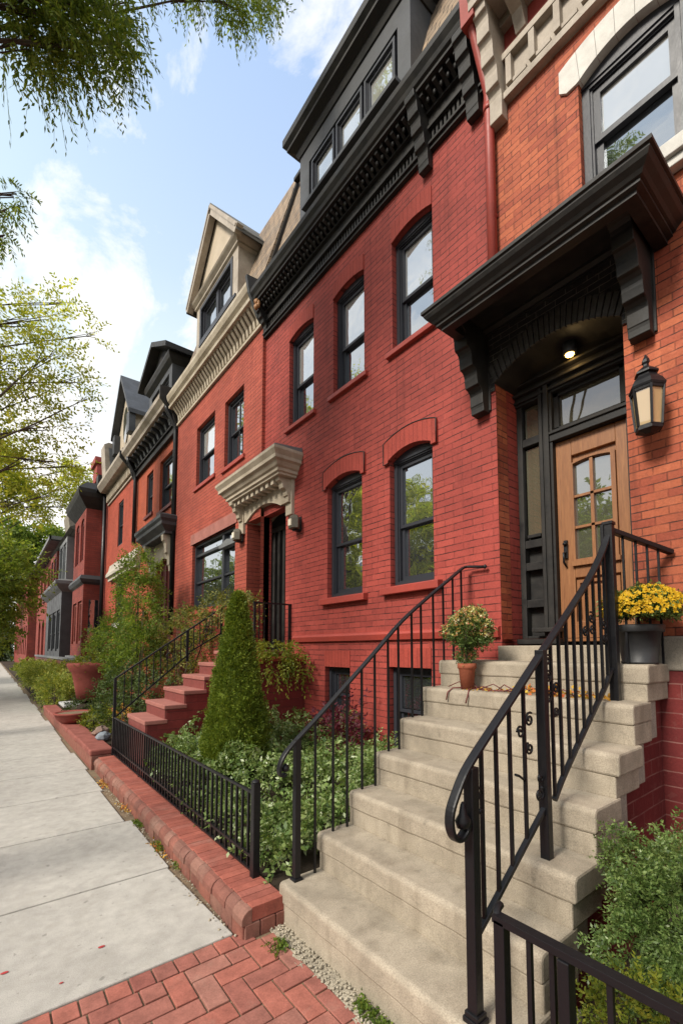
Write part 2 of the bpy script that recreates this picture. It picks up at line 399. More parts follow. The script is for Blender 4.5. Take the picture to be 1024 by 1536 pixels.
# brick paving and curb bricks: colour by brick (mesh island)
def islands(name, cols, rough=.8):
    m, nt, out = new_mat(name); g = G(nt); ge = g.n('NewGeometry'); pos = ge.outputs['Position']
    k = len(cols); c = g.ramp(ge.outputs['Random Per Island'], [((i+.5)/k, x) for i, x in enumerate(cols)])
    mid = g.noise(pos, 11, 5, .65); fine = g.noise(pos, 120, 3, .65)
    c = g.mix(1., c, g.ramp(mid, [(.3, (.72,)*3), (.7, (1.15,)*3)]), 'MULTIPLY'); c = g.mix(1., c, g.ramp(fine, [(.3, (.8,)*3), (.7, (1.12,)*3)]), 'MULTIPLY')
    st = g.noise(pos, 3.1, 5, .7); c = g.mix(g.m('MULTIPLY', g.ramp(st, [(.58, 0), (.75, 1)]), .35), c, (.30, .22, .17))
    h = g.m('ADD', mid, g.m('MULTIPLY', fine, .5)); fin(nt, out, g.bsdf(c, rough, g.bump(h, .5, .004), .25)); return m
M['paver'] = islands('paver_brick', [(.30, .11, .085), (.35, .14, .107), (.25, .085, .067), (.34, .155, .120), (.36, .125, .092)])
M['curb'] = islands('curb_brick', [(.31, .092, .066), (.35, .108, .077), (.28, .084, .062), (.33, .112, .084)])
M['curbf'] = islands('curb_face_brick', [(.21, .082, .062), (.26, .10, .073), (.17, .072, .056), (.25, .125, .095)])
# foliage
M['lf_over'] = leaf('overhead_leaves', [(.05, .085, .016), (.10, .16, .026), (.18, .24, .04), (.28, .31, .06)], .58)
M['lf_gold'] = leaf('golden_leaves', [(.16, .20, .03), (.28, .33, .045), (.42, .43, .07), (.58, .55, .12)], .65)
M['lf_mid'] = leaf('mid_green_leaves', [(.06, .105, .02), (.11, .18, .032), (.18, .25, .045), (.28, .32, .07)], .5)
M['lf_dark'] = leaf('dark_green_leaves', [(.025, .045, .014), (.048, .08, .022), (.075, .115, .03), (.12, .15, .04)], .3)
M['lf_cyp'] = leaf('cypress_leaves', [(.06, .10, .012), (.11, .165, .018), (.18, .235, .026), (.26, .30, .04)], .25)
M['lf_cover'] = leaf('ground_cover_leaves', [(.045, .09, .022), (.105, .175, .042), (.18, .26, .07), (.28, .35, .13), (.42, .47, .30)], .3, .38, .5)
M['lf_box'] = leaf('boxwood_leaves', [(.035, .065, .016), (.075, .13, .03), (.14, .21, .055), (.25, .32, .11)], .3, .42, .45)
M['lf_lime'] = leaf('lime_leaves', [(.06, .09, .01), (.12, .16, .018), (.20, .22, .025), (.28, .27, .04)], .35)
M['lf_hedge'] = leaf('hedge_leaves', [(.04, .06, .014), (.09, .115, .025), (.18, .19, .04), (.33, .29, .08)], .35)
M['lf_hedge2'] = leaf('sunny_hedge_leaves', [(.07, .12, .02), (.16, .22, .035), (.30, .34, .06), (.52, .49, .14)], .35)
M['lf_fresh'] = leaf('fresh_green_leaves', [(.08, .13, .025), (.15, .22, .04), (.24, .31, .06), (.36, .40, .10)], .6)
M['lf_red'] = leaf('red_leaves', [(.05, .012, .018), (.10, .018, .03), (.16, .03, .045)], .35)
M['fl_yel'] = leaf('yellow_petals', [(.45, .24, .008), (.58, .36, .012), (.70, .48, .03)], .3, .6)
M['fl_mix'] = leaf('mixed_petals', [(.50, .46, .06), (.80, .76, .52), (.60, .56, .16), (.55, .16, .10), (.78, .75, .58)], .3, .6)
M['fl_fall'] = leaf('autumn_leaves', [(.40, .05, .02), (.50, .24, .03), (.55, .38, .06), (.45, .10, .03), (.16, .17, .04)], .2, .6)
M['petal'] = paint('red_fallen_petal', (.45, .05, .05), .6)
# ------------------------------------------------------------------ architectural pieces
NA = 10
def op(y0, y1, z0, z1, rise=0.): return dict(y0=y0, y1=y1, z0=z0, z1=z1, rise=rise)
def top(o, y):
    c = (o['y0']+o['y1'])/2; h = (o['y1']-o['y0'])/2
    return o['z1']+o['rise']*(1-((y-c)/h)**2)
def outline(o, i=0., ib=None):
    ib = i if ib is None else ib
    a, b = o['y0']+i, o['y1']-i
    pts = [(a, o['z0']+ib), (b, o['z0']+ib)]
    if o['rise']:
        for k in range(NA+1):
            y = b+(a-b)*k/NA; q = dict(o); pts.append((y, top(o, o['y0']+(y-a)/(b-a)*(o['y1']-o['y0']))-i))
    else: pts += [(b, o['z1']-i), (a, o['z1']-i)]
    return pts
def wall(mb, X, y0, y1, z0, z1, ops, depth=.13):
    ys = {y0, y1}
    for o in ops:
        n = NA if o['rise'] else 1
        for k in range(n+1): ys.add(round(o['y0']+(o['y1']-o['y0'])*k/n, 5))
    ys = sorted(y for y in ys if y0 <= y <= y1)
    for a, b in zip(ys, ys[1:]):
        cov = sorted([o for o in ops if o['y0'] <= a+1e-4 and o['y1'] >= b-1e-4], key=lambda o: o['z0'])
        za = zb = z0
        for o in cov:
            if o['z0'] > za+1e-4: mb.poly([(X, a, za), (X, a, o['z0']), (X, b, o['z0']), (X, b, zb)])
            za, zb = top(o, a), top(o, b)
        mb.poly([(X, a, za), (X, a, z1), (X, b, z1), (X, b, zb)])
    for o in ops:
        p = outline(o); n = len(p)
        for i in range(n):
            (ya, zA), (yb, zB) = p[i], p[(i+1) % n]
            mb.poly([(X, ya, zA), (X, yb, zB), (X+depth, yb, zB), (X+depth, ya, zA)])
    return mb
def ring(mb, po, pi, x0, x1):
    """picture-frame moulding between two outlines, front at x0, back at x1"""
    n = len(po)
    for i in range(n):
        j = (i+1) % n
        mb.poly([(x0, *po[i]), (x0, *pi[i]), (x0, *pi[j]), (x0, *po[j])])
        mb.poly([(x0, *pi[i]), (x1, *pi[i]), (x1, *pi[j]), (x0, *pi[j])])
        mb.poly([(x0, *po[i]), (x0, *po[j]), (x1, *po[j]), (x1, *po[i])])
    return mb
def face(mb, pts, x): return mb.poly([(x, y, z) for y, z in pts][::-1])
def clip_top(o, zm, i): # upper part of an opening
    q = dict(o); q['z0'] = zm; return q
def window(par, X, o, frame=None, pane=None, d=.07, fw=.045, sw=.036, meet=.47, sill=None, sillm=None, lintel=None, lintelm=None, muntin=None, sl=.08, pane2=None):
    fm = M[frame or 'frame']; pm = M[pane or 'glass']
    f = MB(); x = X+d; o_arch = o
    if o['rise']:   # square-headed sashes under a shaped head piece
        hd = MB(); zt = o['z1']+.012; hd.prism([(o['y0'], zt-.03)]+[(q, top(o, q)) for q in [o['y0']+(o['y1']-o['y0'])*k/NA for k in range(NA+1)]]+[(o['y1'], zt-.03)], x-.012, x+.09, 'x')
        o = op(o['y0'], o['y1'], o['z0'], zt)
    ring(f, outline(o, -.004), outline(o, fw), x, x+.10)
    ring(f, outline(o, fw-.002), outline(o, fw+.014), x+.018, x+.10)
    w = f.build('window', fm, par)
    if o is not o_arch: hd.build('window_head', fm, w)
    i = fw+.014; zm = o['z0']+(o['z1']+o['rise']*.6-o['z0'])*meet
    up = clip_top(o, zm-.02, 0); lo = op(o['y0'], o['y1'], o['z0'], zm+.02)
    s = MB(); ring(s, outline(up, i, 0), outline(up, i+sw, sw*.9), x+.032, x+.08); s.build('upper_sash', fm, w)
    s = MB(); lo2 = dict(lo); po = [(o['y0']+i, o['z0']+i), (o['y1']-i, o['z0']+i), (o['y1']-i, zm+.02), (o['y0']+i, zm+.02)]
    pi = [(o['y0']+i+sw, o['z0']+i+sw*1.3), (o['y1']-i-sw, o['z0']+i+sw*1.3), (o['y1']-i-sw, zm-.014), (o['y0']+i+sw, zm-.014)]
    ring(s, po, pi, x+.058, x+.10)
    s.build('lower_sash', fm, w)
    p = MB(); face(p, outline(up, i+sw*.7, .01), x+.058); p.build('pane', M[pane2] if pane2 else pm, w)
    p = MB(); face(p, [(a, b) for a, b in pi], x+.084); p.build('pane', pm, w)
    if muntin:
        mm = MB(); yc = (o['y0']+o['y1'])/2
        mm.box(x+.045, x+.06, yc-.012, yc+.012, o['z0']+.06, o['z1']-.04); mm.build('muntin', fm, w)
    if sill:
        pr, hgt = sill; b = MB()
        b.prism([(X-pr, o['z0']-hgt), (X-pr, o['z0']-.018), (X+d+.02, o['z0']+.004), (X+d+.02, o['z0']-hgt)], o['y0']-sl, o['y1']+sl)
        b.build('sill', M[sillm], w, bevel=.006)
    if lintel:
        o = o_arch
        pr, hgt, ear = lintel; b = MB(); n = NA
        e = ear; y0, y1 = o['y0']-e, o['y1']+e; pts = []
        lowp = [(o['y0'], o['z1'])]+[(o['y0']+(o['y1']-o['y0'])*k/n, top(o, o['y0']+(o['y1']-o['y0'])*k/n)) for k in range(1, n)]+[(o['y1'], o['z1'])]
        c = (y0+y1)/2; h = (y1-y0)/2; up_ = [(y0+(y1-y0)*k/n, o['z1']+hgt+o['rise']*1.0*(1-((y0+(y1-y0)*k/n-c)/h)**2)) for k in range(n+1)]
        if e: lowp = [(y0, o['z1']-.035)]+[(o['y0']-.001, o['z1']-.035)]+lowp+[(o['y1']+.001, o['z1']-.035), (y1, o['z1']-.035)]
        # front, top, under, ends
        poly = lowp+up_[::-1]
        if e:
            b2 = MB()
        # build as strips so that the outline stays clean
        ys = sorted(set([q[0] for q in up_]+[o['y0'], o['y1']]))
        def lo_(y):
            if y < o['y0']-1e-6 or y > o['y1']+1e-6: return o['z1']-.035
            return top(o, min(max(y, o['y0']), o['y1']))
        def up2(y): return o['z1']+hgt+o['rise']*(1-((y-c)/h)**2)
        xf = X-pr; xb = X+.02
        for a, bb in zip(ys, ys[1:]):
            mid = (a+bb)/2; out = mid < o['y0'] or mid > o['y1']
            la, lb = (o['z1']-.035,)*2 if out else (lo_(a), lo_(bb))
            ua, ub = up2(a), up2(bb)
            b.poly([(xf, a, la), (xf, a, ua), (xf, bb, ub), (xf, bb, lb)])
            b.poly([(xf, a, ua), (xb, a, ua), (xb, bb, ub), (xf, bb, ub)])
            b.poly([(xf, a, la), (xf, bb, lb), (xb, bb, lb), (xb, a, la)])
        for a, sg in ((ys[0], 1), (ys[-1], -1)):
            la = o['z1']-(.035 if e else 0)
            q = [(xf, a, la), (xb, a, la), (xb, a, up2(a)), (xf, a, up2(a))]; b.poly(q if sg > 0 else q[::-1])
        b.build('lintel', M[lintelm], w)
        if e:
            t = MB(); xe = xf-.001; t.tube([(xe, ys[0], o['z1']-.035)]+[(xe, q, up2(q)) for q in ys]+[(xe, ys[-1], o['z1']-.035), (xe, o['y1'], o['z1']-.030)], .0065, 5); t.build('lintel_shadow_line', M['black'], w)  # thin black tube drawn as the shadow line round the projecting hood
    return w
def bracket(mb, X, yc, w, zt, zb, proj, steps=5):
    """carved console: stepped scroll profile, widest at the top"""
    pts = [(X+.01, zt), (X-proj, zt)]; h = zt-zb
    for k in range(steps):
        t0 = k/steps; t1 = (k+1)/steps
        p0 = proj*(1-t0)**.85; p1 = max(proj*.22, proj*(1-t1)**.85)
        za = zt-h*t0; zc = zt-h*t1
        dz = za-zc; pts += [(X-p0, za-dz*.08), (X-p0*.86-p1*.14, za-dz*.50)]+[(X-(p1+(p0*.86+p1*.14-p1)*(1-math.sin(q))), za-dz*(.50+.42*(1-math.cos(q)))) for q in (.5, 1., 1.5)]+[(X-p1, zc)]
    pts += [(X-proj*.15, zb), (X+.01, zb)]
    mb.prism(pts, yc-w/2, yc+w/2)
    return mb
def disc(mb, c, r, t, n=14, axis='y'):
    pts = [(c[0]+r*math.cos(2*math.pi*k/n), c[2]+r*math.sin(2*math.pi*k/n)) for k in range(n)]
    mb.prism(pts, c[1]-t/2, c[1]+t/2); return mb
def tip(mb, p0, p1): return mb

def crown_lv(z0, steps):
    return [(e, z0+dz) for e, dz in steps]

# ================================================================== MAIN RED HOUSE
X0 = 3.4
H1 = thing('row_house', 'bright red painted brick row house with black cornice and three-window dormer', 'house', (X0, 4.2, 0), 'row houses')
UP = [op(2.83, 3.42, 4.98, 6.25, .055), op(3.90, 4.52, 4.98, 6.29, .055), op(4.98, 5.63, 4.98, 6.33, .055)]
LO = [op(2.87, 3.48, 2.34, 3.735, .075), op(3.95, 4.64, 2.32, 3.775, .075)]
BA = [op(2.92, 3.52, .55, 1.47), op(4.18, 4.69, .75, 1.44)]
E2 = op(5.69, 6.375, 1.62, 3.80, 0)   # this house's share of the neighbour's doorway
w = MB(); wall(w, X0, 2.15, 6.375, -.1, 7.2, UP+LO+BA+[E2], .14)
w.poly([(3.4, 2.15, -.1), (3.9, 2.15, -.1), (3.9, 2.15, 4.6), (3.4, 2.15, 4.6)])
w.build('wall', M['red'], H1)
for o in UP: window(H1, X0, o, pane2='glassb', sill=(.05, .075), sillm='redtrim', lintel=(.014, .20, 0), lintelm='redv', sl=.07)
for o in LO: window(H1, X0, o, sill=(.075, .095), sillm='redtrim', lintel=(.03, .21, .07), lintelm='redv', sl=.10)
for o in BA: window(H1, X0, o, sill=None, lintel=(.008, .2, 0), lintelm='redv', meet=.5)
b = MB(); b.prism([(X0-.035, 1.76), (X0-.05, 1.82), (X0-.035, 1.845), (X0+.01, 1.86), (X0+.01, 1.76)], 2.16, 5.42); b.build('water_table', M['redtrim'], H1)
# cornice
c = MB()
YL, YR = 6.372, 2.17
c.box(X0-.05, X0+.02, YR, YL, 6.80, 6.84); c.box(X0-.075, X0+.02, YR, YL, 6.84, 6.865)
c.box(X0-.02, X0+.02, YR, YL, 6.865, 7.0)
c.box(X0-.085, X0+.02, YR, YL, 7.0, 7.03); c.box(X0-.06, X0+.02, YR, YL, 7.03, 7.15); c.box(X0-.10, X0+.02, YR, YL, 7.15, 7.175); c.box(X0-.07, X0+.02, YR, YL, 7.175, 7.28)
c.prism([(X0+.02, 7.28), (X0-.25, 7.28), (X0-.25, 7.315), (X0-.275, 7.33), (X0-.29, 7.37), (X0-.325, 7.42), (X0-.33, 7.48), (X0+.02, 7.52)], YR, YL)
co = c.build('cornice', M['black'], H1)
d = MB(); y = YR+.06
while y < YL-.03:
    d.box(X0-.05, X0-.015, y, y+.026, 6.868, 6.995); y += .052
d.build('slotted_frieze', M['black'], co)
d = MB(); y = YR+.1
while y < YL-.1:
    d.prism([(X0-.06, 7.178), (X0-.10, 7.178), (X0-.15, 7.215), (X0-.215, 7.235), (X0-.215, 7.277), (X0-.06, 7.277)], y-.02, y+.02)
    d.lathe([(.004, -.035), (.02, -.016), (.022, .01), (.009, .03)], (X0-.15, y+.042, 7.205), 6); y += .084
d.build('modillion_row', M['black'], co)
for yb in (2.27, 2.87):
    b = MB(); bracket(b, X0-.02, yb, .13, 7.30, 6.62, .27); b.build('bracket', M['black'], co, bevel=.004)
b = MB(); bracket(b, X0-.02, 6.29, .10, 7.27, 6.86, .24); b.build('bracket', M['black'], co, bevel=.004)
b = MB()
for k in range(9):
    a = k*.7; b.lathe([(.003, -.05), (.026, -.02), (.03, .015), (.008, .05)], (X0-.27+.02*math.cos(a*2), 6.20+.035*math.cos(a), 7.17+.045*math.sin(a)), 7)
b.build('gilded_ornament', M['brown'], co)
# mansard roof + dormer
r = MB(); r.prism([(3.3, 7.45), (4.02, 9.98), (4.2, 10.05), (11, 10.2), (11, 0), (4.2, 0), (4.2, 4.6), (3.66, 4.7), (3.66, 7.3)], 2.17, 6.372); r.build('mansard_roof', M['slate'], H1)
r = MB(); r.bar((3.27, 6.372, 7.45), (3.99, 6.372, 10.0), .05, .05); r.bar((3.95, 2.17, 10.02), (3.95, 6.372, 10.02), .09, .06); r.build('roof_flashing', M['black'], H1)
DW = [op(3.345+k*.585, 3.345+k*.585+.535, 8.17, 8.78) for k in range(3)]
d = MB(); wall(d, 3.4, 3.10, 5.36, 7.42, 9.22, [op(3.30, 5.12, 8.10, 8.84)], .05)
d.poly([(3.4, 3.10, 7.42), (4.4, 3.10, 7.42), (4.4, 3.10, 9.22), (3.4, 3.10, 9.22)]); d.poly([(3.4, 5.36, 9.22), (4.4, 5.36, 9.22), (4.4, 5.36, 7.42), (3.4, 5.36, 7.42)])
d.poly([(3.56, 3.2, 8.05), (3.56, 3.2, 8.9), (3.56, 5.2, 8.9), (3.56, 5.2, 8.05)])
dm = d.build('dormer', M['dgrey'], H1)
d = MB(); d.crown(3.10, 5.36, 3.4, 4.5, [(.02, 9.10), (.05, 9.16), (.05, 9.2), (.15, 9.24), (.15, 9.28), (.20, 9.33), (.20, 9.44), (.15, 9.47)]); d.build('dormer_roof', M['black'], dm)
for o in DW: window(H1, 3.395, o, pane2='glassb', d=.0, fw=.03, sw=.03, meet=.12)
t = MB(); t.box(3.30, 3.42, 3.25, 5.17, 8.06, 8.11); t.build('dormer_sill', M['dgrey'], dm)

# ================================================================== ORANGE HOUSE (right)
H0 = thing('row_house', 'orange brick row house with oak front door and white stone arch over its window', 'house', (X0, .5, 0), 'row houses')
BW = op(.70, 1.375, 4.93, 6.02, .10)
EN = op(1.145, 2.149, 1.58, 3.99, .16)
w = MB(); wall(w, X0, -4.2, 2.149, 1.74, 7.3, [BW, op(1.145, 2.149, 1.74, 3.99, .16)], .16)
w.build('wall', M['orange'], H0)
# white voussoirs
ar = MB(); n = 7; ya_, yb_ = .565, 1.51; yc = (ya_+yb_)/2; hw = (yb_-ya_)/2
for k in range(n):
    p = ya_+(yb_-ya_)*k/n+.0012; q = ya_+(yb_-ya_)*(k+1)/n-.0012; sl = .10
    def lo_(y): return top(BW, y)-.004 if BW['y0'] < y < BW['y1'] else BW['z1']+(.045 if abs(y-yc) > .42 else 0.)
    def hi_(y): return 6.335-.085*((y-yc)/hw)**2
    m_ = 5; low = []; high = []
    for i in range(m_+1):
        y = p+(q-p)*i/m_; y2 = yc+(y-yc)*1.0; low.append((yc+(y-yc)*.94, lo_(yc+(y-yc)*.94))); high.append((y2, hi_(y2)))
    if k == 0: low[0] = (ya_, BW['z1']+.05)
    if k == n-1: low[-1] = (yb_, BW['z1']+.05)
    ar.prism(low+high[::-1], X0-.02, X0+.05, 'x')
ar.build('stone_arch', M['white'], H0, bevel=.0012)
bw = window(H0, X0, BW, d=.06, fw=.055, sw=.05, meet=.56, pane2='glassb')
f = MB(); f.box(X0+.04, X0+.12, .70, .735, 4.93, 6.04); f.box(X0+.05, X0+.12, .74, .77, 4.93, 6.0); f.build('window_surround', M['frame'], H0)
s = MB(); s.box(X0-.05, X0+.5, -4.2, 1.14, -.2, 1.518); s.build('basement_wall', M['dred'], H0)
s = MB(); s.box(X0-.10, X0+.06, .58, 1.49, 4.83, 4.93); s.box(X0-.07, X0+.02, .61, 1.46, 4.77, 4.83); s.build('stone_sill', M['white'], H0, bevel=.006)
s = MB(); s.box(X0-.06, X0+.5, -4.2, 1.145, 1.52, 1.735); s.build('foundation', M['base'], H0, bevel=.015)
# cream cornice
c = MB(); YR0, YL0 = -4.2, 2.05
c.box(X0-.07, X0+.02, YR0, YL0, 6.46, 6.52); c.box(X0-.045, X0+.02, YR0, YL0, 6.52, 6.56); c.box(X0-.02, X0+.02, YR0, YL0, 6.56, 6.82); c.box(X0-.08, X0+.02, YR0, YL0, 6.82, 6.88)
c.box(X0-.10, X0+.02, YR0, YL0, 7.12, 7.2)
c.prism([(X0+.02, 7.2), (X0-.36, 7.2), (X0-.36, 7.28), (X0-.45, 7.40), (X0-.45, 7.46), (X0+.02, 7.5)], YR0, YL0+.05)
co0 = c.build('cornice', M['taupe'], H0)
c = MB(); c.box(X0-.03, X0+.02, YR0, YL0, 6.88, 7.12); c.build('frieze_panel', M['redsmooth'], co0)
c = MB(); y = YL0-.12
while y > -1.2:
    c = MB(); c.box(X0-.075, X0-.01, y-.05, y, 6.565, 6.815); c.box(X0-.05, X0-.01, y-.17, y-.05, 6.565, 6.60); y -= .21; c.build('dentil', M['taupe'], co0)
c = MB(); y = YL0-.22
while y > -1.2:
    c.prism([(X0-.02, 6.93), (X0-.07, 6.93), (X0-.13, 7.05), (X0-.33, 7.13), (X0-.33, 7.2), (X0-.02, 7.2)], y-.09, y); y -= .40; c.build('modillion', M['taupe'], co0); c = MB()
b = MB(); bracket(b, X0-.02, 2.02, .12, 7.4, 6.30, .36, 6); b.build('bracket', M['taupe'], co0, bevel=.005)
r = MB(); r.prism([(3.3, 7.5), (4.0, 9.6), (11, 9.8), (11, 0), (4.2, 0), (4.2, 4.5), (3.62, 4.62), (3.62, 7.4)], -4.2, 2.14); r.build('roof', M['slateg'], H0)
# red downspout between the two houses
dp = MB(); dp.tube([(3.34, 2.11, 4.58), (3.34, 2.11, 6.62), (3.335, 2.11, 6.70), (3.12, 2.12, 7.18), (3.10, 2.12, 7.25)], .042, 12)
dp.tube([(3.34, 2.11, 6.50), (3.34, 2.11, 6.56)], .05, 12); dp.bar((3.11, 2.12, 7.15), (3.08, 2.12, 7.65), .13, .12, (1, 0, 0))
dp.box(3.33, 3.41, 2.085, 2.135, 5.5, 5.53)
dp.build('downspout', M['redtrim'], H0)
# ---- doorway
XD = 3.75
a = MB(); us = MB()   # black painted brick over the arch
ys = [1.10+(2.335-1.10)*k/16 for k in range(17)]
def arch_z(y): return top(EN, y) if 1.145 <= y <= 2.149 else 3.94
yy = sorted(set(ys+[1.145, 2.149]))
for p, q in zip(yy, yy[1:]):
    mid = (p+q)/2; out = mid < 1.145 or mid > 2.149
    zp, zq = (3.93, 3.93) if out else (top(EN, p), top(EN, q))
    a.poly([(X0-.014, p, zp-.008), (X0-.014, p, 4.52), (X0-.014, q, 4.52), (X0-.014, q, zq-.008)])
    if not out: us.poly([(X0-.014, p, zp-.008), (X0-.014, q, zq-.008), (XD+.2, q, zq-.008), (XD+.2, p, zp-.008)])
a.poly([(X0-.014, 2.335, 3.93), (X0-.014, 2.335, 4.5), (X0+.01, 2.335, 4.5), (X0+.01, 2.335, 3.93)])
a.poly([(X0-.014, 2.149, 3.93), (X0-.014, 2.335, 3.93), (X0+.01, 2.335, 3.93), (X0+.01, 2.149, 3.93)])
a.build('arch_brickwork', M['bkbrick'], H0); us.build('arch_soffit', M['black'], H0)
rg = MB(); nb_ = 24; cy_ = 1.647; hw_ = .502
for k in range(nb_):
    q = []
    for t_ in (k/nb_+.004, (k+1)/nb_-.004):
        y_ = cy_-hw_+2*hw_*t_; sl_y = (t_-.5)*2; z_ = top(EN, y_)-.008; q.append((y_, z_, y_+sl_y*.055, z_+.185-.03*abs(sl_y)))
    (ya, za, yb, zb), (yc_, zc_, yd, zd) = q; j = random.uniform(-.003, .003)
    rg.prism([(ya, za), (yc_, zc_), (yd, zd), (yb, zb)], X0-.030+j, X0, 'x')
rg.build('arch_ring', M['bkring'], H0, bevel=.003)
cn = MB()
cn.crown(.86, 2.30, 2.86, X0+.02, [(-.03, 4.315), (.0, 4.315), (.0, 4.34), (.03, 4.35), (.03, 4.37), (.045, 4.375), (.06, 4.395), (.09, 4.42), (.105, 4.445), (.105, 4.46), (.12, 4.465), (.12, 4.49), (.10, 4.495), (-.12, 4.57)], hollow=(.045, 4.50))
cp = cn.build('door_canopy', M['black'], H0)
sf = MB(); sf.crown(.94, 2.23, X0-.04, X0+.01, [(0, 4.44), (0, 4.455), (.03, 4.475), (.03, 4.503)]); sf.build('soffit', M['black'], cp)
for yb, ww in ((2.275, .13), (1.02, .13)):
    b = MB(); bracket(b, X0-.012, yb, ww, 4.46, 3.74, .38, 5)
    b.box(X0-.02, X0+.01, yb-ww*.62, yb+ww*.62, 3.76, 4.46)
    b.build('bracket', M['black'], cp, bevel=.005)
fr = MB()   # frame of door, sidelight and transom
fr.box(XD-.03, XD+.1, 2.10, 2.149, 1.70, 4.10); fr.box(XD-.05, XD+.1, 1.815, 1.935, 1.70, 3.95)
fr.box(XD-.075, XD+.1, 1.835, 1.875, 1.70, 3.95); fr.box(XD-.065, XD+.1, 1.895, 1.925, 1.70, 3.95)
fr.box(XD-.03, XD+.1, 1.14, 1.262, 1.70, 3.95)
fr.box(XD-.06, XD+.1, 1.2, 1.835, 3.425, 3.52); fr.box(XD-.075, XD+.1, 1.2, 1.835, 3.485, 3.505); fr.box(XD-.045, XD+.1, 1.2, 1.835, 3.44, 3.46)
fr.box(XD-.05, XD+.1, 1.14, 2.149, 3.86, 4.2); fr.box(XD-.07, XD+.1, 1.14, 2.149, 3.88, 3.905); fr.box(XD-.09, XD+.1, 1.14, 2.149, 3.94, 3.965); fr.box(XD-.11, XD+.1, 1.14, 2.149, 4.01, 4.03)
for z in (3.48, 2.55, 2.35, 2.02, 1.70): fr.box(XD-.02, XD+.1, 1.925, 2.11, z, z+.07)
fr.box(XD+.05, XD+.1, 1.93, 2.11, 1.7, 4.0); fr.box(XD-.02, XD+.01, 1.96, 2.08, 2.64, 2.67)
fr.box(XD-.12, XD+.02, 1.80, 2.149, 1.70, 1.745); fr.box(XD-.14, XD-.02, 1.78, 2.0, 1.80, 1.835)
fe = fr.build('door_frame', M['black'], H0, bevel=.004)
p = MB(); p.poly([(XD+.03, 1.262, 3.52), (XD+.03, 1.262, 3.86), (XD+.03, 1.815, 3.86), (XD+.03, 1.815, 3.52)]); p.build('transom_pane', M['glasst'], fe)
p = MB(); p.box(XD-.005, XD+.05, 1.262, 1.30, 3.52, 3.86); p.box(XD-.005, XD+.05, 1.775, 1.815, 3.52, 3.86); p.box(XD-.005, XD+.05, 1.262, 1.815, 3.52, 3.555); p.box(XD-.005, XD+.05, 1.262, 1.815, 3.83, 3.86); p.build('transom_frame', M['black'], fe)
for z0, z1 in ((3.55, 3.85), (2.66, 3.46)):
    p = MB(); p.poly([(XD+.02, 1.95, z0), (XD+.02, 1.95, z1), (XD+.02, 2.09, z1), (XD+.02, 2.09, z0)]); p.build('sidelight_pane', M['glasst'], fe)
# oak door
y0, y1, z0, z1 = 1.265, 1.812, 1.72, 3.42
d = MB(); d.box(XD+.03, XD+.07, y0, y1, z0, z1)
d.box(XD, XD+.05, y0, y0+.085, z0, z1); d.box(XD, XD+.05, y1-.125, y1, z0, z1); d.box(XD, XD+.05, y0+.085, y1-.125, z1-.15, z1); d.box(XD, XD+.05, y0+.085, y1-.125, 2.24, 2.36); d.box(XD, XD+.05, y0+.085, y1-.125, z0, z0+.16)
d.box(XD-.004, XD+.045, y1-.03, y1, z0, z1)
dr = d.build('front_door', M['wood'], H0, bevel=.005)
go = op(1.385, 1.672, 2.39, 3.19, .018)
g_ = MB(); ring(g_, outline(dict(go, y0=1.352, y1=1.686, z0=2.36, z1=3.20)), outline(go), XD-.014, XD+.04)
g_.box(XD-.004, XD+.035, 1.520, 1.545, 2.39, 3.21)
for z in (2.645, 2.905): g_.box(XD-.004, XD+.035, 1.385, 1.672, z, z+.02)
g_.box(XD-.028, XD+.01, 1.34, 1.70, 2.335, 2.372)
g_.build('door_glazing_bars', M['wood'], dr)
p = MB(); face(p, outline(go, -.005), XD+.022); p.build('pane', M['glassd'], dr)
p = MB()
ring(p, [(1.36, 1.87), (1.68, 1.87), (1.68, 2.22), (1.36, 2.22)], [(1.385, 1.895), (1.655, 1.895), (1.655, 2.195), (1.385, 2.195)], XD+.008, XD+.04); p.box(XD+.016, XD+.04, 1.41, 1.63, 1.92, 2.17); p.build('door_panel', M['wood'], dr, bevel=.006)
h = MB(); h.box(XD-.02, XD+.01, 1.735, 1.765, 2.41, 2.56); h.tube([(XD-.015, 1.75, 2.46), (XD-.055, 1.75, 2.45), (XD-.05, 1.75, 2.37), (XD-.01, 1.75, 2.34)], .009, 6); h.lathe([(.002, -.01), (.018, -.008), (.018, .008), (.002, .01)], (XD-.025, 1.75, 2.53), 10); h.build('door_handle', M['iron'], dr)
bk = MB(); bk.box(XD+.11, XD+.14, 1.1, 2.2, 1.5, 4.3); bk.build('hall_backing', M['dark'], H0)
# recessed ceiling light under the arch
cl = thing('ceiling_light', 'small lit recessed lamp glowing above the oak door', 'lamp', (3.60, 1.60, 4.05))
cc = MB(); cc.lathe([(.05, 0), (.052, .02), (.05, .09)], (3.60, 1.60, 4.045), 18); cc.build('trim', M['dgrey'], cl)
cc = MB(); cc.lathe([(.002, -.014), (.03, -.010), (.036, .004)], (3.60, 1.60, 4.045), 14); cc.build('bulb', M['bulb'], cl)
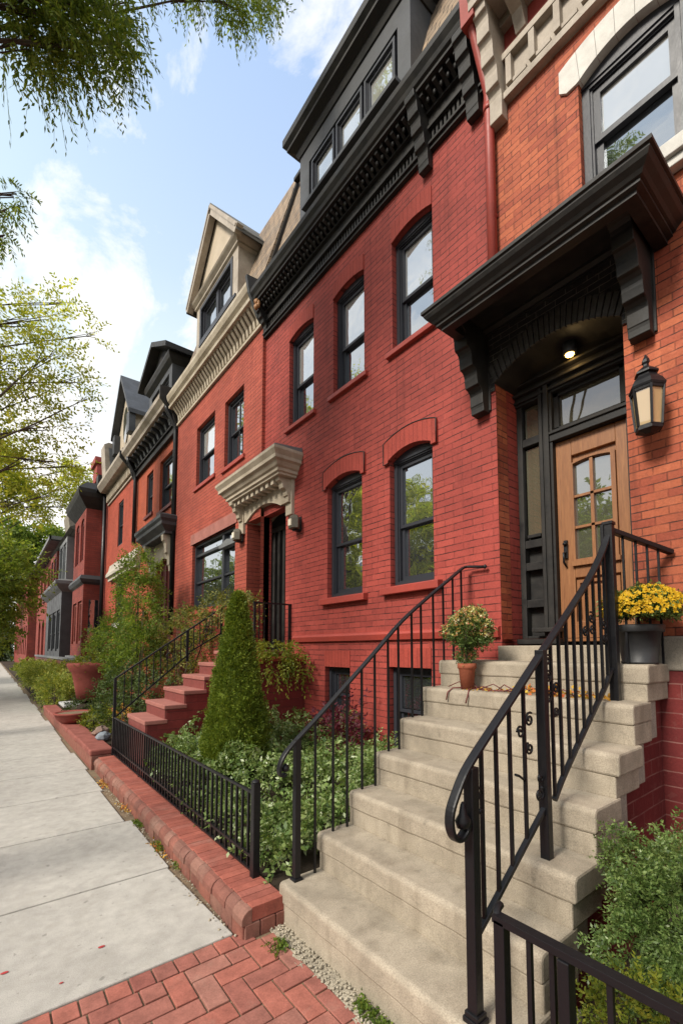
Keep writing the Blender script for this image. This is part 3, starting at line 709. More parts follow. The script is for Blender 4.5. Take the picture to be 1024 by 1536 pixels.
# ================================================================== HOUSE 2 (cream cornice, gabled dormer)
X2 = 3.34
H2 = thing('row_house', 'coral red brick row house with cream bracketed cornice and tall gabled dormer', 'house', (X2, 8.4, 0), 'row houses')
U2 = [op(7.06, 7.87, 5.07, 6.36), op(8.36, 9.35, 5.13, 6.44)]
L2 = op(7.32, 9.46, 2.48, 3.90)
w = MB(); wall(w, X2, 6.375, 10.62, -.1, 7.5, U2+[L2, op(6.375, 6.86, 1.62, 3.80)], .16)
w.poly([(X2, 6.375, -.1), (X2+.08, 6.375, -.1), (X2+.08, 6.375, 1.62), (X2, 6.375, 1.62)]); w.poly([(X2, 6.375, 4.1), (X2+.08, 6.375, 4.1), (X2+.08, 6.375, 7.5), (X2, 6.375, 7.5)])
w.box(X2+.16, X2+.5, 6.86, 6.95, 1.62, 3.9); w.box(3.535, 3.85, 5.6, 5.692, 1.62, 3.9)
w.build('wall', M['red2'], H2)
for o in U2: window(H2, X2, o, sill=(.04, .09), sillm='redtrim', muntin=(o is U2[0]), meet=.5, fw=.06, pane2='glassb' if o is U2[1] else None)
bf = MB(); ring(bf, outline(L2, -.003), outline(L2, .06), X2+.06, X2+.16)
bf.box(X2+.07, X2+.16, 7.96, 8.05, 2.5, 3.86); bf.box(X2+.07, X2+.16, 7.36, 9.42, 3.62, 3.67); bf.box(X2+.085, X2+.16, 7.36, 9.42, 3.05, 3.085)
bg = bf.build('window', M['frame'], H2)
p = MB(); face(p, outline(L2, .05), X2+.13); p.build('pane', M['glass'], bg)
p = MB(); p.prism([(7.32-.02, 3.55), (8.0, 3.55), (8.0, 3.60), (7.66, 3.68), (7.30, 3.62)], X2-.02, X2+.1, 'x'); p.build('awning_flap', M['mgrey'], bg)
p = MB(); p.box(X2-.015, X2+.03, 7.25, 9.55, 3.90, 4.12); p.build('lintel', M['pink'], bg)
p = MB(); p.box(X2-.05, X2+.06, 7.2, 9.56, 2.38, 2.48); p.build('sill', M['redtrim'], bg)
# doorway with canopy
pr = MB()
for y0_, y1_, xx in ((5.30, 5.69, X0), (6.86, 7.12, X2)):
    pass
k = MB(); NA_ = 12
def az(y): return 3.80+.16*(1-((y-6.275)/.585)**2)-.01
ys = [5.69+(6.86-5.69)*i/NA_ for i in range(NA_+1)]
for p, q in zip(ys, ys[1:]):
    k.poly([(X2-.03, p, az(p)), (X2-.03, p, 4.16), (X2-.03, q, 4.16), (X2-.03, q, az(q))])
    k.poly([(X2-.03, p, az(p)), (X2-.03, q, az(q)), (3.8, q, az(q)), (3.8, p, az(p))])
k.box(X2-.03, X0+.01, 5.48, 5.69, 3.80, 4.16); k.box(X2-.03, X2+.02, 6.86, 7.1, 3.8, 4.16)
k.build('arch_panel', M['cream'], H2)
cn = MB(); cn.crown(5.40, 7.10, 3.10, X0+.02, [(-.02, 4.14), (0, 4.14), (0, 4.17), (.03, 4.18), (.03, 4.22), (.06, 4.24), (.09, 4.29), (.13, 4.31), (.13, 4.36), (.17, 4.42), (.17, 4.46), (.15, 4.47)])
cp2 = cn.build('door_canopy', M['cream'], H2)
t = MB(); t.prism([(2.95, 4.468), (2.95, 4.485), (X0, 4.53), (X0, 4.468)], 5.25, 7.25); t.build('canopy_flashing', M['mgrey'], cp2)
t = MB()
for i in range(9): t = MB(); t.box(3.14, 3.30, 5.62+i*.16, 5.70+i*.16, 4.06, 4.14); t.build('dentil', M['cream'], cp2)
for yb, xx in ((5.54, X0), (7.0, X2)):
    b = MB(); bracket(b, xx-.03, yb, .11, 4.14, 3.84, .22, 3); b.box(xx-.05, xx+.01, yb-.085, yb+.085, 3.62, 4.14); b.build('bracket', M['cream'], cp2, bevel=.004)
d = MB(); d.box(3.75, 3.80, 5.69, 6.86, 1.62, 4.1); d2 = d.build('front_door', M['dark'], H2)
d = MB()
for i in range(7): d.box(3.70, 3.76, 5.74+i*.16, 5.80+i*.16, 1.65, 3.62)
d.box(3.69, 3.76, 5.69, 6.86, 3.62, 3.70); d.build('door_boards', M['black'], d2)
# cream cornice
c = MB(); YR2, YL2 = 6.36, 10.6
c.box(X2-.05, X2+.02, YR2, YL2, 7.0, 7.05); c.box(X2-.02, X2+.02, YR2, YL2, 7.05, 7.38)
c.prism([(X2+.02, 7.36), (X2-.24, 7.36), (X2-.25, 7.41), (X2-.19, 7.44), (X2-.27, 7.52), (X2-.30, 7.60), (X2-.30, 7.66), (X2+.02, 7.72)], YR2+.02, YL2)
c2 = c.build('cornice', M['cream'], H2)
d = MB(); y = YR2+.1
while y < YL2-.1:
    d = MB(); d.prism([(X2-.01, 7.06), (X2-.055, 7.06), (X2-.075, 7.18), (X2-.17, 7.30), (X2-.20, 7.36), (X2-.01, 7.36)], y-.033, y+.033); y += .128; d.build('modillion', M['cream'], c2)
b = MB(); b.prism([(X2-.0, 6.98), (X2-.12, 7.1), (X2-.28, 7.45), (X2-.33, 7.72), (X2+.02, 7.75)], 6.33, 6.39); b.build('end_plate', M['dgrey'], c2)
r = MB(); r.prism([(3.25, 7.66), (4.03, 10.25), (4.2, 10.33), (11, 10.4), (11, 0), (4.2, 0), (4.2, 4.2), (3.58, 4.25), (3.58, 7.5)], 6.38, 10.6); r.build('mansard_roof', M['slate'], H2)
# gabled dormer
dg = MB(); gy0, gy1, gz = 7.44, 9.58, 9.42; gc = (gy0+gy1)/2; ga = 10.74
GW = op(7.72, 9.32, 8.40, 9.16)
wall(dg, 3.36, gy0, gy1, 7.6, gz, [GW], .1)
for yy, fl in ((gy0, 0), (gy1, 1)):
    q = [(3.36, yy, 7.6), (4.7, yy, 7.6), (4.7, yy, gz), (3.36, yy, gz)]; dg.poly(q if not fl else q[::-1])
gd = dg.build('dormer', M['taupe'], H2)
g_ = MB(); g_.poly([(3.36, gy0-.02, gz), (3.36, gc, ga), (3.36, gy1+.02, gz)]); g_.build('gable_panel', M['panel'], gd)
g_ = MB(); e = .26
for s_ in (-1, 1):
    ye = gc+s_*(gy1-gy0+.5)/2; ze = gz-.12
    # raking cornice + roof slab
    g_.raw([(3.20, gc, ga+.10), (3.20, ye, ze), (5.2, ye, ze), (5.2, gc, ga+.10), (3.20, gc, ga+.18), (3.20, ye-s_*.0, ze+.09), (5.2, ye, ze+.09), (5.2, gc, ga+.18)],
           [(0,1,2,3), (7,6,5,4), (0,4,5,1), (1,5,6,2), (2,6,7,3)] if s_ > 0 else [(3,2,1,0), (4,5,6,7), (1,5,4,0), (2,6,5,1), (3,7,6,2)])
g_.build('gable_roof', M['slateg'], gd)
g_ = MB()
for s_ in (-1, 1):
    ye = gc+s_*(gy1-gy0+.46)/2; ze = gz-.08
    g_.bar((3.26, gc, ga+.03), (3.26, ye, ze), .16, .13, (1, 0, 0)); g_.bar((3.21, gc, ga+.10), (3.21, ye, ze+.05), .05, .06, (1, 0, 0))
g_.crown(gy0, gy1, 3.36, 4.4, [(0, gz-.16), (.04, gz-.13), (.04, gz-.09), (.10, gz-.03), (.12, gz), (.10, gz+.03)])
g_.build('gable_trim', M['taupe'], gd)
for y0_, y1_ in ((7.76, 8.50), (8.53, 9.28)): window(H2, 3.36, op(y0_, y1_, 8.43, 9.13), d=.04, fw=.04, sw=.035, meet=.08)
f = MB(); ring(f, outline(GW, -.05), outline(GW, .03), 3.345, 3.42); f.box(3.33, 3.42, 7.5, 9.35, 8.28, 8.34); f.build('dormer_window_frame', M['frame'], gd)

# ================================================================== HOUSE 3
H3 = thing('row_house', 'orange painted row house with dark cornice, black downspouts and black dormer', 'house', (X0, 12.6, 0), 'row houses')
N3 = op(12.9, 13.55, 5.5, 6.72); W3 = op(11.15, 12.25, 5.32, 6.68); D3 = op(11.0, 12.25, 1.4, 3.75, .2)
w = MB(); wall(w, X0, 10.62, 14.75, -.1, 7.3, [N3, W3, D3], .12); w.build('wall', M['orange3'], H3)
window(H3, X0, N3, d=.05, sill=(.05, .1), sillm='maroon', fw=.05); window(H3, X0, W3, d=.07, sill=(.05, .1), sillm='maroon', fw=.06)
d = MB(); d.box(X0+.06, X0+.10, 10.9, 12.4, 1.4, 4.0); d.box(X0+.02, X0+.07, 11.1, 11.16, 1.4, 3.8); d.box(X0+.02, X0+.07, 11.55, 11.6, 1.4, 3.8); d.box(X0+.02, X0+.07, 11.95, 12.0, 1.4, 3.8); d.build('front_door', M['maroon'], H3)
c = MB(); c.box(X0-.04, X0+.02, 10.66, 14.75, 7.0, 7.42); c.box(X0-.09, X0+.02, 10.66, 14.75, 6.96, 7.02); c.box(X0-.09, X0+.02, 10.66, 14.75, 7.2, 7.24)
c3 = c.build('frieze', M['black'], H3)
c = MB(); y = 10.8
while y < 14.7: c.prism([(X0, 7.26), (X0-.09, 7.27), (X0-.14, 7.4), (X0-.28, 7.46), (X0-.28, 7.55), (X0, 7.55)], y, y+.12); y += .33; c.build('modillion', M['dgrey'], c3); c = MB()
c = MB(); c.prism([(X0, 7.54), (X0-.34, 7.54), (X0-.36, 7.6), (X0-.45, 7.70), (X0-.46, 7.8), (X0, 7.86)], 10.7, 14.8); c.build('cornice', M['taupe'], H3)
c = MB(); c.prism([(X0, 6.9), (X0-.1, 7.0), (X0-.2, 7.3), (X0-.5, 7.62), (X0-.5, 7.9), (X0+.1, 7.95)], 10.63, 10.7); c.build('cornice_end', M['black'], H3); c = MB(); c.prism([(X0, 6.9), (X0-.1, 7.0), (X0-.2, 7.3), (X0-.5, 7.62), (X0-.5, 7.8), (X0+.1, 7.85)], 14.78, 14.86); c.build('cornice_end', M['black'], H3)
for yy in (10.74, 14.55):
    t = MB(); t.tube([(X0-.32, yy, 7.56), (X0-.3, yy, 7.4), (X0-.09, yy, 7.05), (X0-.08, yy, 6.9), (X0-.08, yy, 2.0 if yy < 12 else 4.9)], .06, 8); t.build('downspout', M['iron'], H3)
h = MB(); h.crown(10.70, 12.75, 3.12, X0+.02, [(-.06, 4.40), (0, 4.40), (0, 4.46), (.12, 4.58), (.12, 4.66), (.16, 4.72), (.16, 4.8), (.1, 4.84)]); h3 = h.build('door_canopy', M['dgrey'], H3)
h = MB()
for p, q in zip(range(12), range(1, 13)):
    ya, yb = 10.85+p*.15, 10.85+q*.15
    def hz(y): return top(D3, y) if 11. <= y <= 12.25 else 3.75
    mid = (ya+yb)/2; za, zb = (hz(max(ya, 11.)), hz(min(yb, 12.25))) if 11 < mid < 12.25 else (3.6, 3.6)
    h.poly([(X0-.05, ya, za), (X0-.05, ya, 4.42), (X0-.05, yb, 4.42), (X0-.05, yb, zb)])
for yb in (10.93, 12.5): bracket(h, X0-.03, yb, .16, 4.4, 3.55, .25, 3)
h.build('canopy_brackets', M['cream'], h3)
r = MB(); r.prism([(3.25, 7.8), (4.0, 9.2), (11, 9.4), (11, 0), (3.75, 0), (3.75, 7.3)], 10.64, 14.75); r.build('roof', M['slateg'], H3)
d = MB(); wall(d, 3.42, 11.5, 13.6, 7.8, 9.35, [op(11.75, 13.35, 8.1, 8.95)], .1); d.poly([(3.42, 11.5, 7.8), (4.6, 11.5, 7.8), (4.6, 11.5, 9.35), (3.42, 11.5, 9.35)]); d.poly([(3.42, 13.6, 9.35), (4.6, 13.6, 9.35), (4.6, 13.6, 7.8), (3.42, 13.6, 7.8)])
dd = d.build('dormer', M['dgrey'], H3)
window(H3, 3.42, op(11.75, 13.35, 8.1, 8.95), d=.06, fw=.06)
d = MB(); ym = 12.55
for s_ in (-1, 1):
    ye = ym+s_*1.35
    d.raw([(3.15, ym, 10.0), (3.15, ye, 9.3), (5.0, ye, 9.3), (5.0, ym, 10.0), (3.15, ym, 10.14), (3.15, ye, 9.44), (5.0, ye, 9.44), (5.0, ym, 10.14)],
          [(0,1,2,3), (7,6,5,4), (0,4,5,1), (1,5,6,2), (2,6,7,3)] if s_ > 0 else [(3,2,1,0), (4,5,6,7), (1,5,4,0), (2,6,5,1), (3,7,6,2)])
d.poly([(3.4, 11.4, 9.35), (3.4, ym, 10.0), (3.4, 13.7, 9.35)]); d.crown(11.5, 13.6, 3.42, 4.5, [(0, 9.1), (.1, 9.2), (.14, 9.3), (.14, 9.36)]); d.build('dormer_roof', M['black'], dd)

# ================================================================== HOUSE 4
H4 = thing('row_house', 'red-orange row house with a slit upper window and shield-shaped attic window', 'house', (X0, 16.9, 0), 'row houses')
N4 = op(16.45, 17.2, 5.28, 6.85); G4 = op(16.0, 17.2, 2.6, 4.0)
w = MB(); wall(w, X0, 14.75, 19.0, -.1, 7.9, [N4, G4], .12); w.build('wall', M['orange4'], H4)
window(H4, X0, N4, d=.03, fw=.06); window(H4, X0, G4, frame='black', d=.05, fw=.08, muntin=True)
s = MB(); s.prism([(X0, 4.12), (X0-.12, 4.12), (X0-.12, 4.2), (X0-.2, 4.26), (X0-.2, 4.36), (X0-.12, 4.5), (X0-.08, 4.7), (X0, 4.74)], 13.95, 18.0); s.build('stone_lintel', M['oldstone'], H4, bevel=.01)
s = MB(); s.box(X0-.08, X0+.05, 15.9, 17.3, 2.4, 2.58); s.build('sill', M['white'], H4)
c = MB(); c.box(X0-.05, X0+.02, 14.9, 18.95, 7.2, 7.26); c.box(X0-.03, X0+.02, 14.9, 18.95, 7.26, 7.7); c.prism([(X0, 7.68), (X0-.3, 7.68), (X0-.42, 7.85), (X0-.42, 7.95), (X0, 8.0)], 14.88, 19.0); c4_ = c.build('cornice', M['taupe'], H4)
c = MB(); y = 15.
while y < 18.9: c.box(X0-.11, X0-.02, y, y+.09, 7.3, 7.62); y += .19
for z in (7.32, 7.5): c.box(X0-.09, X0-.02, 14.9, 18.95, z, z+.03)
c.build('dentil_row', M['cream'], c4_)
r = MB(); r.prism([(3.1, 7.95), (4.0, 9.4), (11, 9.6), (11, 0), (3.6, 0), (3.6, 7.8)], 14.78, 19.0); r.build('roof', M['slateg'], H4)
# steep gabled dormer with shield window
d = MB(); ym, hw_, ze, zp = 16.9, 1.15, 9.7, 11.2
d.raw([(3.5, ym-hw_, 8.2), (3.5, ym+hw_, 8.2), (3.5, ym+hw_, ze), (3.5, ym, zp), (3.5, ym-hw_, ze), (5, ym-hw_, 8.2), (5, ym-hw_, ze), (5, ym+hw_, 8.2), (5, ym+hw_, ze)], [(4,3,2,1,0)[::-1], (0, 5, 6, 4)[::-1][::-1], (1, 2, 8, 7)])
d4 = d.build('dormer', M['panel'], H4)
d = MB()
for s_ in (-1, 1):
    ye = ym+s_*(hw_+.22); zz = ze-.2
    d.raw([(3.25, ym, zp+.06), (3.25, ye, zz), (5.2, ye, zz), (5.2, ym, zp+.06), (3.25, ym, zp+.22), (3.25, ye, zz+.14), (5.2, ye, zz+.14), (5.2, ym, zp+.22)],
          [(0,1,2,3), (7,6,5,4), (0,4,5,1), (1,5,6,2), (2,6,7,3)] if s_ > 0 else [(3,2,1,0), (4,5,6,7), (1,5,4,0), (2,6,5,1), (3,7,6,2)])
d.box(3.3, 3.5, ym-hw_-.15, ym-hw_+.22, 8.9, 9.6); d.box(3.3, 3.5, ym+hw_-.22, ym+hw_+.15, 8.9, 9.6)
d.build('dormer_roof', M['dgrey'], d4)
d = MB(); sh = [(ym+.34*math.cos(a)*(1 if math.sin(a) > 0 else .9), 9.75+(.55*math.sin(a) if math.sin(a) > 0 else .75*math.sin(a))) for a in [2*math.pi*k/18 for k in range(18)]]
d.prism(sh, 3.46, 3.52, 'x'); d.build('shield_window', M['glassd'], d4)
d = MB(); d.raw([(3.46, y_, z_) for y_, z_ in sh]+[(3.46, ym+(y_-ym)*1.22, 9.75+(z_-9.75)*1.2) for y_, z_ in sh], [(k, (k+1) % 18, 18+(k+1) % 18, 18+k) for k in range(18)]); d.build('shield_frame', M['cream'], d4)
# low leaning roof hatch with pale pane
d = MB(); d.prism([(3.15, 8.0), (3.05, 9.35), (3.2, 9.45), (4.6, 9.3), (4.6, 8.0)], 18.3, 18.95); rh = d.build('roof_hatch', M['taupe'], H4)
d = MB(); d.poly([(3.3, 18.29, 8.3), (4.3, 18.29, 8.3), (4.3, 18.29, 9.2), (3.2, 18.29, 9.25)]); d.build('pane', M['mgrey'], rh)

# ================================================================== HOUSE 5 (bay window)
H5 = thing('row_house', 'red brick row house with a two-storey bay window under a black hood', 'house', (X0, 21.5, 0), 'row houses')
w = MB(); w.box(X0, 11, 19.0, 24.0, -.1, 8.2); w.build('wall', M['brickred'], H5)
def bay(par, x, y0, y1, z0, z1, mat, wins, fm='maroon'):
    b = MB(); wall(b, x, y0, y1, z0, z1, [op(*q) for q in wins], .15)
    b.poly([(x, y0, z0), (X0, y0, z0), (X0, y0, z1), (x, y0, z1)]); b.poly([(x, y1, z1), (X0, y1, z1), (X0, y1, z0), (x, y1, z0)])
    b.poly([(x, y0, z0), (x, y1, z0), (X0, y1, z0), (X0, y0, z0)])
    ba = b.build('bay', M[mat], par)
    for q in wins: window(par, x, op(*q), frame=fm, d=.06, fw=.1)
    return ba
bay(H5, 2.75, 19.7, 22.6, 4.55, 7.3, 'brickred', [(20.1, 20.9, 5.2, 6.8, .15), (21.3, 22.2, 5.2, 6.8, .15)])
bay(H5, 2.75, 19.7, 22.6, 1.4, 4.2, 'brickred', [(20.0, 21.0, 1.9, 3.6), (21.3, 22.3, 1.9, 3.6)], 'coping')
s = MB(); s.poly([(2.95, 19.69, 1.95), (3.35, 19.69, 1.95), (3.35, 19.69, 3.6), (2.95, 19.69, 3.6)]); s.build('side_pane', M['glass'], H5)
s = MB(); s.crown(19.7, 22.6, 2.75, X0, [(0, 4.2), (.1, 4.28), (.16, 4.40), (.1, 4.55)]); s.build('bay_band', M['dgrey'], H5)
s = MB(); s.crown(19.7, 22.6, 2.75, X0, [(0, 7.2), (.12, 7.35), (.3, 7.6), (.34, 7.75), (.34, 7.9), (0, 8.25)]); s.build('hood', M['black'], H5)
s = MB(); s.crown(19.7, 22.6, 2.7, X0, [(.05, .0), (.05, 1.3), (.12, 1.34), (.12, 1.42)]); s.build('bay_base', M['mgrey'], H5)
t = MB(); t.tube([(X0-.1, 19.2, 8.0), (X0-.1, 19.2, 1.0)], .07, 8); t.box(X0-.4, X0, 19.0, 19.4, 7.8, 8.4); t.build('downspout', M['iron'], H5)
s = MB(); s.box(3.6, 5, 23.2, 24.2, 8.1, 10.4); s.box(3.5, 5.1, 23.1, 24.3, 10.4, 10.7); s.box(3.55, 5.05, 23.15, 24.25, 9.5, 9.65); s.build('chimney', M['redsmooth'], H5)
s = MB(); s.prism([(3.1, 8.0), (3.2, 8.2), (4.2, 9.0), (11, 9.2), (11, 8.0)], 19.0, 24.0); s.build('roof', M['slateg'], H5)

# ================================================================== HOUSE 6 (dark shopfront bay)
H6 = thing('row_house', 'dark grey fronted row house with glazed white upper bay and stone roof dormer', 'house', (X0, 28, 0), 'row houses')
w = MB(); w.box(X0, 11, 24.0, 33.0, -.1, 7.6); w.build('wall', M['brickred'], H6)
bay(H6, 2.55, 24.6, 31.5, 1.2, 4.5, 'dgrey', [(24.9, 26.3, 1.6, 3.6), (26.6, 28.2, 1.6, 3.6), (28.5, 30.1, 1.6, 3.6)], 'dgrey')
s = MB(); s.crown(24.6, 31.5, 2.55, X0, [(0, 4.4), (.15, 4.55), (.3, 4.75), (.3, 4.9), (0, 5.0)]); s.build('shop_cornice', M['mgrey'], H6)
bay(H6, 2.75, 25.2, 28.2, 4.9, 7.2, 'mgrey', [(25.5, 26.6, 5.1, 7.0), (26.8, 27.9, 5.1, 7.0)], 'mgrey')
bay(H6, 2.75, 29.4, 32.6, 4.9, 7.2, 'brickred', [(29.7, 30.7, 5.2, 6.9), (31.1, 32.2, 5.2, 6.9)], 'dgrey')
s = MB(); s.prism([(3.0, 7.2), (2.7, 7.4), (3.6, 7.9), (11, 8.1), (11, 7.2)], 24.0, 32.4); s.build('roof', M['slateg'], H6)
s = MB(); s.prism([(2.9, 7.4), (2.75, 8.4), (3.1, 9.0), (3.9, 9.2), (5, 9.0), (5, 7.4)], 25.4, 27.0); s.build('stone_dormer', M['base'], H6)

# ================================================================== HOUSE 7 (hipped eaves)
H7 = thing('row_house', 'deep red row house with wide hipped eaves at the far end', 'house', (X0, 41, 0), 'row houses')
W7 = [op(36.2+k*3.0, 37.9+k*3.0, 5.6, 7.8) for k in range(4)]; A7 = [op(35.8+k*3.2, 37.8+k*3.2, 1.0, 3.6, .5) for k in range(4)]
w = MB(); wall(w, 3.3, 34.0, 50.0, -.1, 8.8, W7+A7, .3); w.poly([(3.3, 34.0, -.1), (9, 34.0, -.1), (9, 34.0, 8.8), (3.3, 34.0, 8.8)]); w.build('wall', M['brickred'], H7)
for o in W7: window(H7, 3.3, o, frame='maroon', d=.15, fw=.1, sill=(.1, .15), sillm='maroon')
for o in A7: window(H7, 3.3, o, frame='maroon', d=.2, fw=.15)
s = MB(); v = [(2.7, 32.6, 8.45), (9, 32.6, 8.45), (9, 51, 8.45), (2.7, 51, 8.45), (2.7, 32.6, 8.7), (9, 32.6, 8.7), (9, 51, 8.7), (2.7, 51, 8.7), (5.8, 37, 9.6), (5.8, 47, 9.6)]
s.raw(v, [(0,3,2,1), (0,1,5,4), (1,2,6,5), (2,3,7,6), (3,0,4,7), (4,5,8), (5,6,9,8), (6,7,9), (7,4,8,9)]); s.build('hip_roof', M['dgrey'], H7)
s = MB(); s.box(2.6, 2.7, 32.5, 51, 8.5, 8.72); s.box(2.6, 9, 32.5, 32.6, 8.5, 8.72); s.build('gutter', M['mgrey'], H7)
s = MB(); s.box(3.0, 3.3, 33.5, 34.0, 5.2, 8.0); s.build('corner_shutter', M['mgrey'], H7)
H8 = thing('row_house', 'plain brick row house beyond the hipped red one, half hidden by trees', 'house', (X0, 60, 0), 'row houses')
W8 = [op(52.3+k*3, 53.8+k*3, 1.2, 4.0) for k in range(8)]+[op(52.3+k*3, 53.8+k*3, 5.4, 7.6) for k in range(8)]
w = MB(); wall(w, 2.7, 51.0, 78, -.1, 9, W8, .3); w.poly([(2.7, 51, -.1), (9, 51, -.1), (9, 51, 9), (2.7, 51, 9)]); w.build('wall', M['brickred'], H8)
for o in W8: window(H8, 2.7, o, d=.15, fw=.12)
s = MB(); s.prism([(2.2, 9), (2.2, 9.4), (9, 10.5), (9, 9)], 51.2, 78); s.build('roof', M['dgrey'], H8)
# ================================================================== GROUND
def slab(name, x0, x1, y0, y1, z0, z1, mat, kind='structure'):
    b = MB(); b.box(x0, x1, y0, y1, z0, z1); return b.build(name, M[mat], None, kind=kind)
slab('ground', -400, 400, -300, 500, -.6, -.16, 'land')
slab('road', -10.4, -2.5, -40, 160, -.3, -.13, 'asphalt')
k_ = MB(); k_.box(-2.5, -2.35, -40, 160, -.3, .0); k_.build('kerb', M['walk'], None, bevel=.015, kind='structure')
k_ = MB(); k_.box(-10.55, -10.4, -40, 160, -.3, .0); k_.build('kerb', M['walk'], None, bevel=.015, kind='structure')
slab('verge_soil', -2.35, -1.27, -40, 160, -.3, -.012, 'dirt')
slab('far_pavement', -13.5, -10.55, -40, 160, -.3, -.004, 'walk')
slab('dirt_base', -1.27, 1.5, -6, 160, -.3, -.022, 'dirt')
b = MB(); js = [2.545, 3.6, 4.8, 6.0, 7.2, 8.45, 9.85, 11.3]
while js[-1] < 90: js.append(js[-1]+1.35)
for i, (ya, yb) in enumerate(zip(js, js[1:])):
    xr = 1.125+.03*math.sin(i*2.1)
    v = [(-1.25, ya+.008, -.1), (xr, ya+.008, -.1), (xr+.01*math.cos(i), yb-.006, -.1), (-1.25, yb-.006, -.1)]
    if i == 0: v[1] = (1.19, ya, -.1)
    b.raw(v+[(p[0], p[1], 0) for p in v], [(0,3,2,1), (4,5,6,7), (0,1,5,4), (1,2,6,5), (2,3,7,6), (3,0,4,7)])
b.build('sidewalk', M['walk'], None, bevel=.008, kind='structure')
# brick paving, a header row and a herringbone field
b = MB(); u = .110; gp = .0045
def paver(x0, x1, y0, y1):
    dz = random.uniform(-.002, .0025); a = random.uniform(-.0012, .0012)
    b.raw([(x0+gp, y0+gp, -.06), (x1-gp, y0+gp, -.06), (x1-gp, y1-gp, -.06), (x0+gp, y1-gp, -.06), (x0+gp, y0+gp, -.004+dz+a), (x1-gp, y0+gp, -.004+dz-a), (x1-gp, y1-gp, -.004+dz), (x0+gp, y1-gp, -.004+dz+a)],
          [(4,5,6,7), (0,1,5,4), (1,2,6,5), (2,3,7,6), (3,0,4,7)])
x = -1.25
while x < 1.24: paver(x, x+u, 2.42, 2.54); x += u
for i in range(-60, 61):
    for j in range(-60, 61):
        ax, ay = i-2*j, i+2*j
        for (w_, h_, ox, oy) in ((2, 1, 0, 0), (1, 2, 0, 1)):
            x0_ = -.02+(ax+ox)*u; y1_ = 2.42-(ay+oy)*u; x1_ = x0_+w_*u; y0_ = y1_-h_*u
            if x0_ > 1.36 or x1_ < -1.25 or y0_ > 2.41 or y0_ < -1.4: continue
            y1_ = min(y1_, 2.42)
            paver(max(x0_, -1.25), min(x1_, 1.385), y0_, y1_)
b.build('brick_paving', M['paver'], None, bevel=.0035, kind='structure')
slab('paving_sand', -1.26, 1.40, -1.6, 2.545, -.1, -.014, 'dirt')
b = MB(); nx, ny = 10, 90   # strip of pea gravel against the steps
g0 = RNG.random((nx+1, ny+1))
for i in range(nx+1):
    for j in range(ny+1): b.v.append((1.36+.015*i+.02*math.sin(j*.3), -.2+j*.03, -.012+.012*float(g0[i, j])))
for i in range(nx):
    for j in range(ny): b.f.append((i*(ny+1)+j, (i+1)*(ny+1)+j, (i+1)*(ny+1)+j+1, i*(ny+1)+j+1)); b.sm.append(True)
b.build('gravel', M['gravel'], None, kind='stuff')
peb = MB()
for k in range(900):
    x_, y_ = random.uniform(1.375, 1.50), random.uniform(.3, 2.46); r_ = random.uniform(.004, .011)
    if random.random() < .15: x_, y_ = random.uniform(1.12, 1.2), random.uniform(2.5, 6)
    peb.lathe([(r_*.6, -r_*.3), (r_, r_*.2), (r_*.5, r_*.8)], (x_, y_, .0), 5)
peb.build('pebbles', M['gravel'], None, kind='stuff')
# front gardens
g = MB()
def soil(x0, x1, y0, y1, f, nx=10, ny=24, name='garden_soil'):
    s = MB()
    for i in range(nx+1):
        for j in range(ny+1):
            xx = x0+(x1-x0)*i/nx; yy = y0+(y1-y0)*j/ny; s.v.append((xx, yy, f(xx, yy)))
    for i in range(nx):
        for j in range(ny): s.f.append((i*(ny+1)+j, (i+1)*(ny+1)+j, (i+1)*(ny+1)+j+1, i*(ny+1)+j+1)); s.sm.append(True)
    return s.build(name, M['soil'], None, kind='structure')
def bedz(x, y): return .12+.22*max(0, min(1, (x-1.6)/1.5))+.16*max(0, min(1, (y-3.2)/2))
soil(1.44, 3.42, 2.5, 7.2, bedz)
soil(1.2, 3.42, 7.0, 33, lambda x, y: .10+.18*max(0, min(1, (x-1.3)/1.2))+.32*math.exp(-((x-2.15)**2+(y-12.1)**2)/.5), 16, 90)
soil(1.2, 3.42, -4, 1.02, lambda x, y: .06)
soil(1.2, 2.8, 33, 80, lambda x, y: .08)

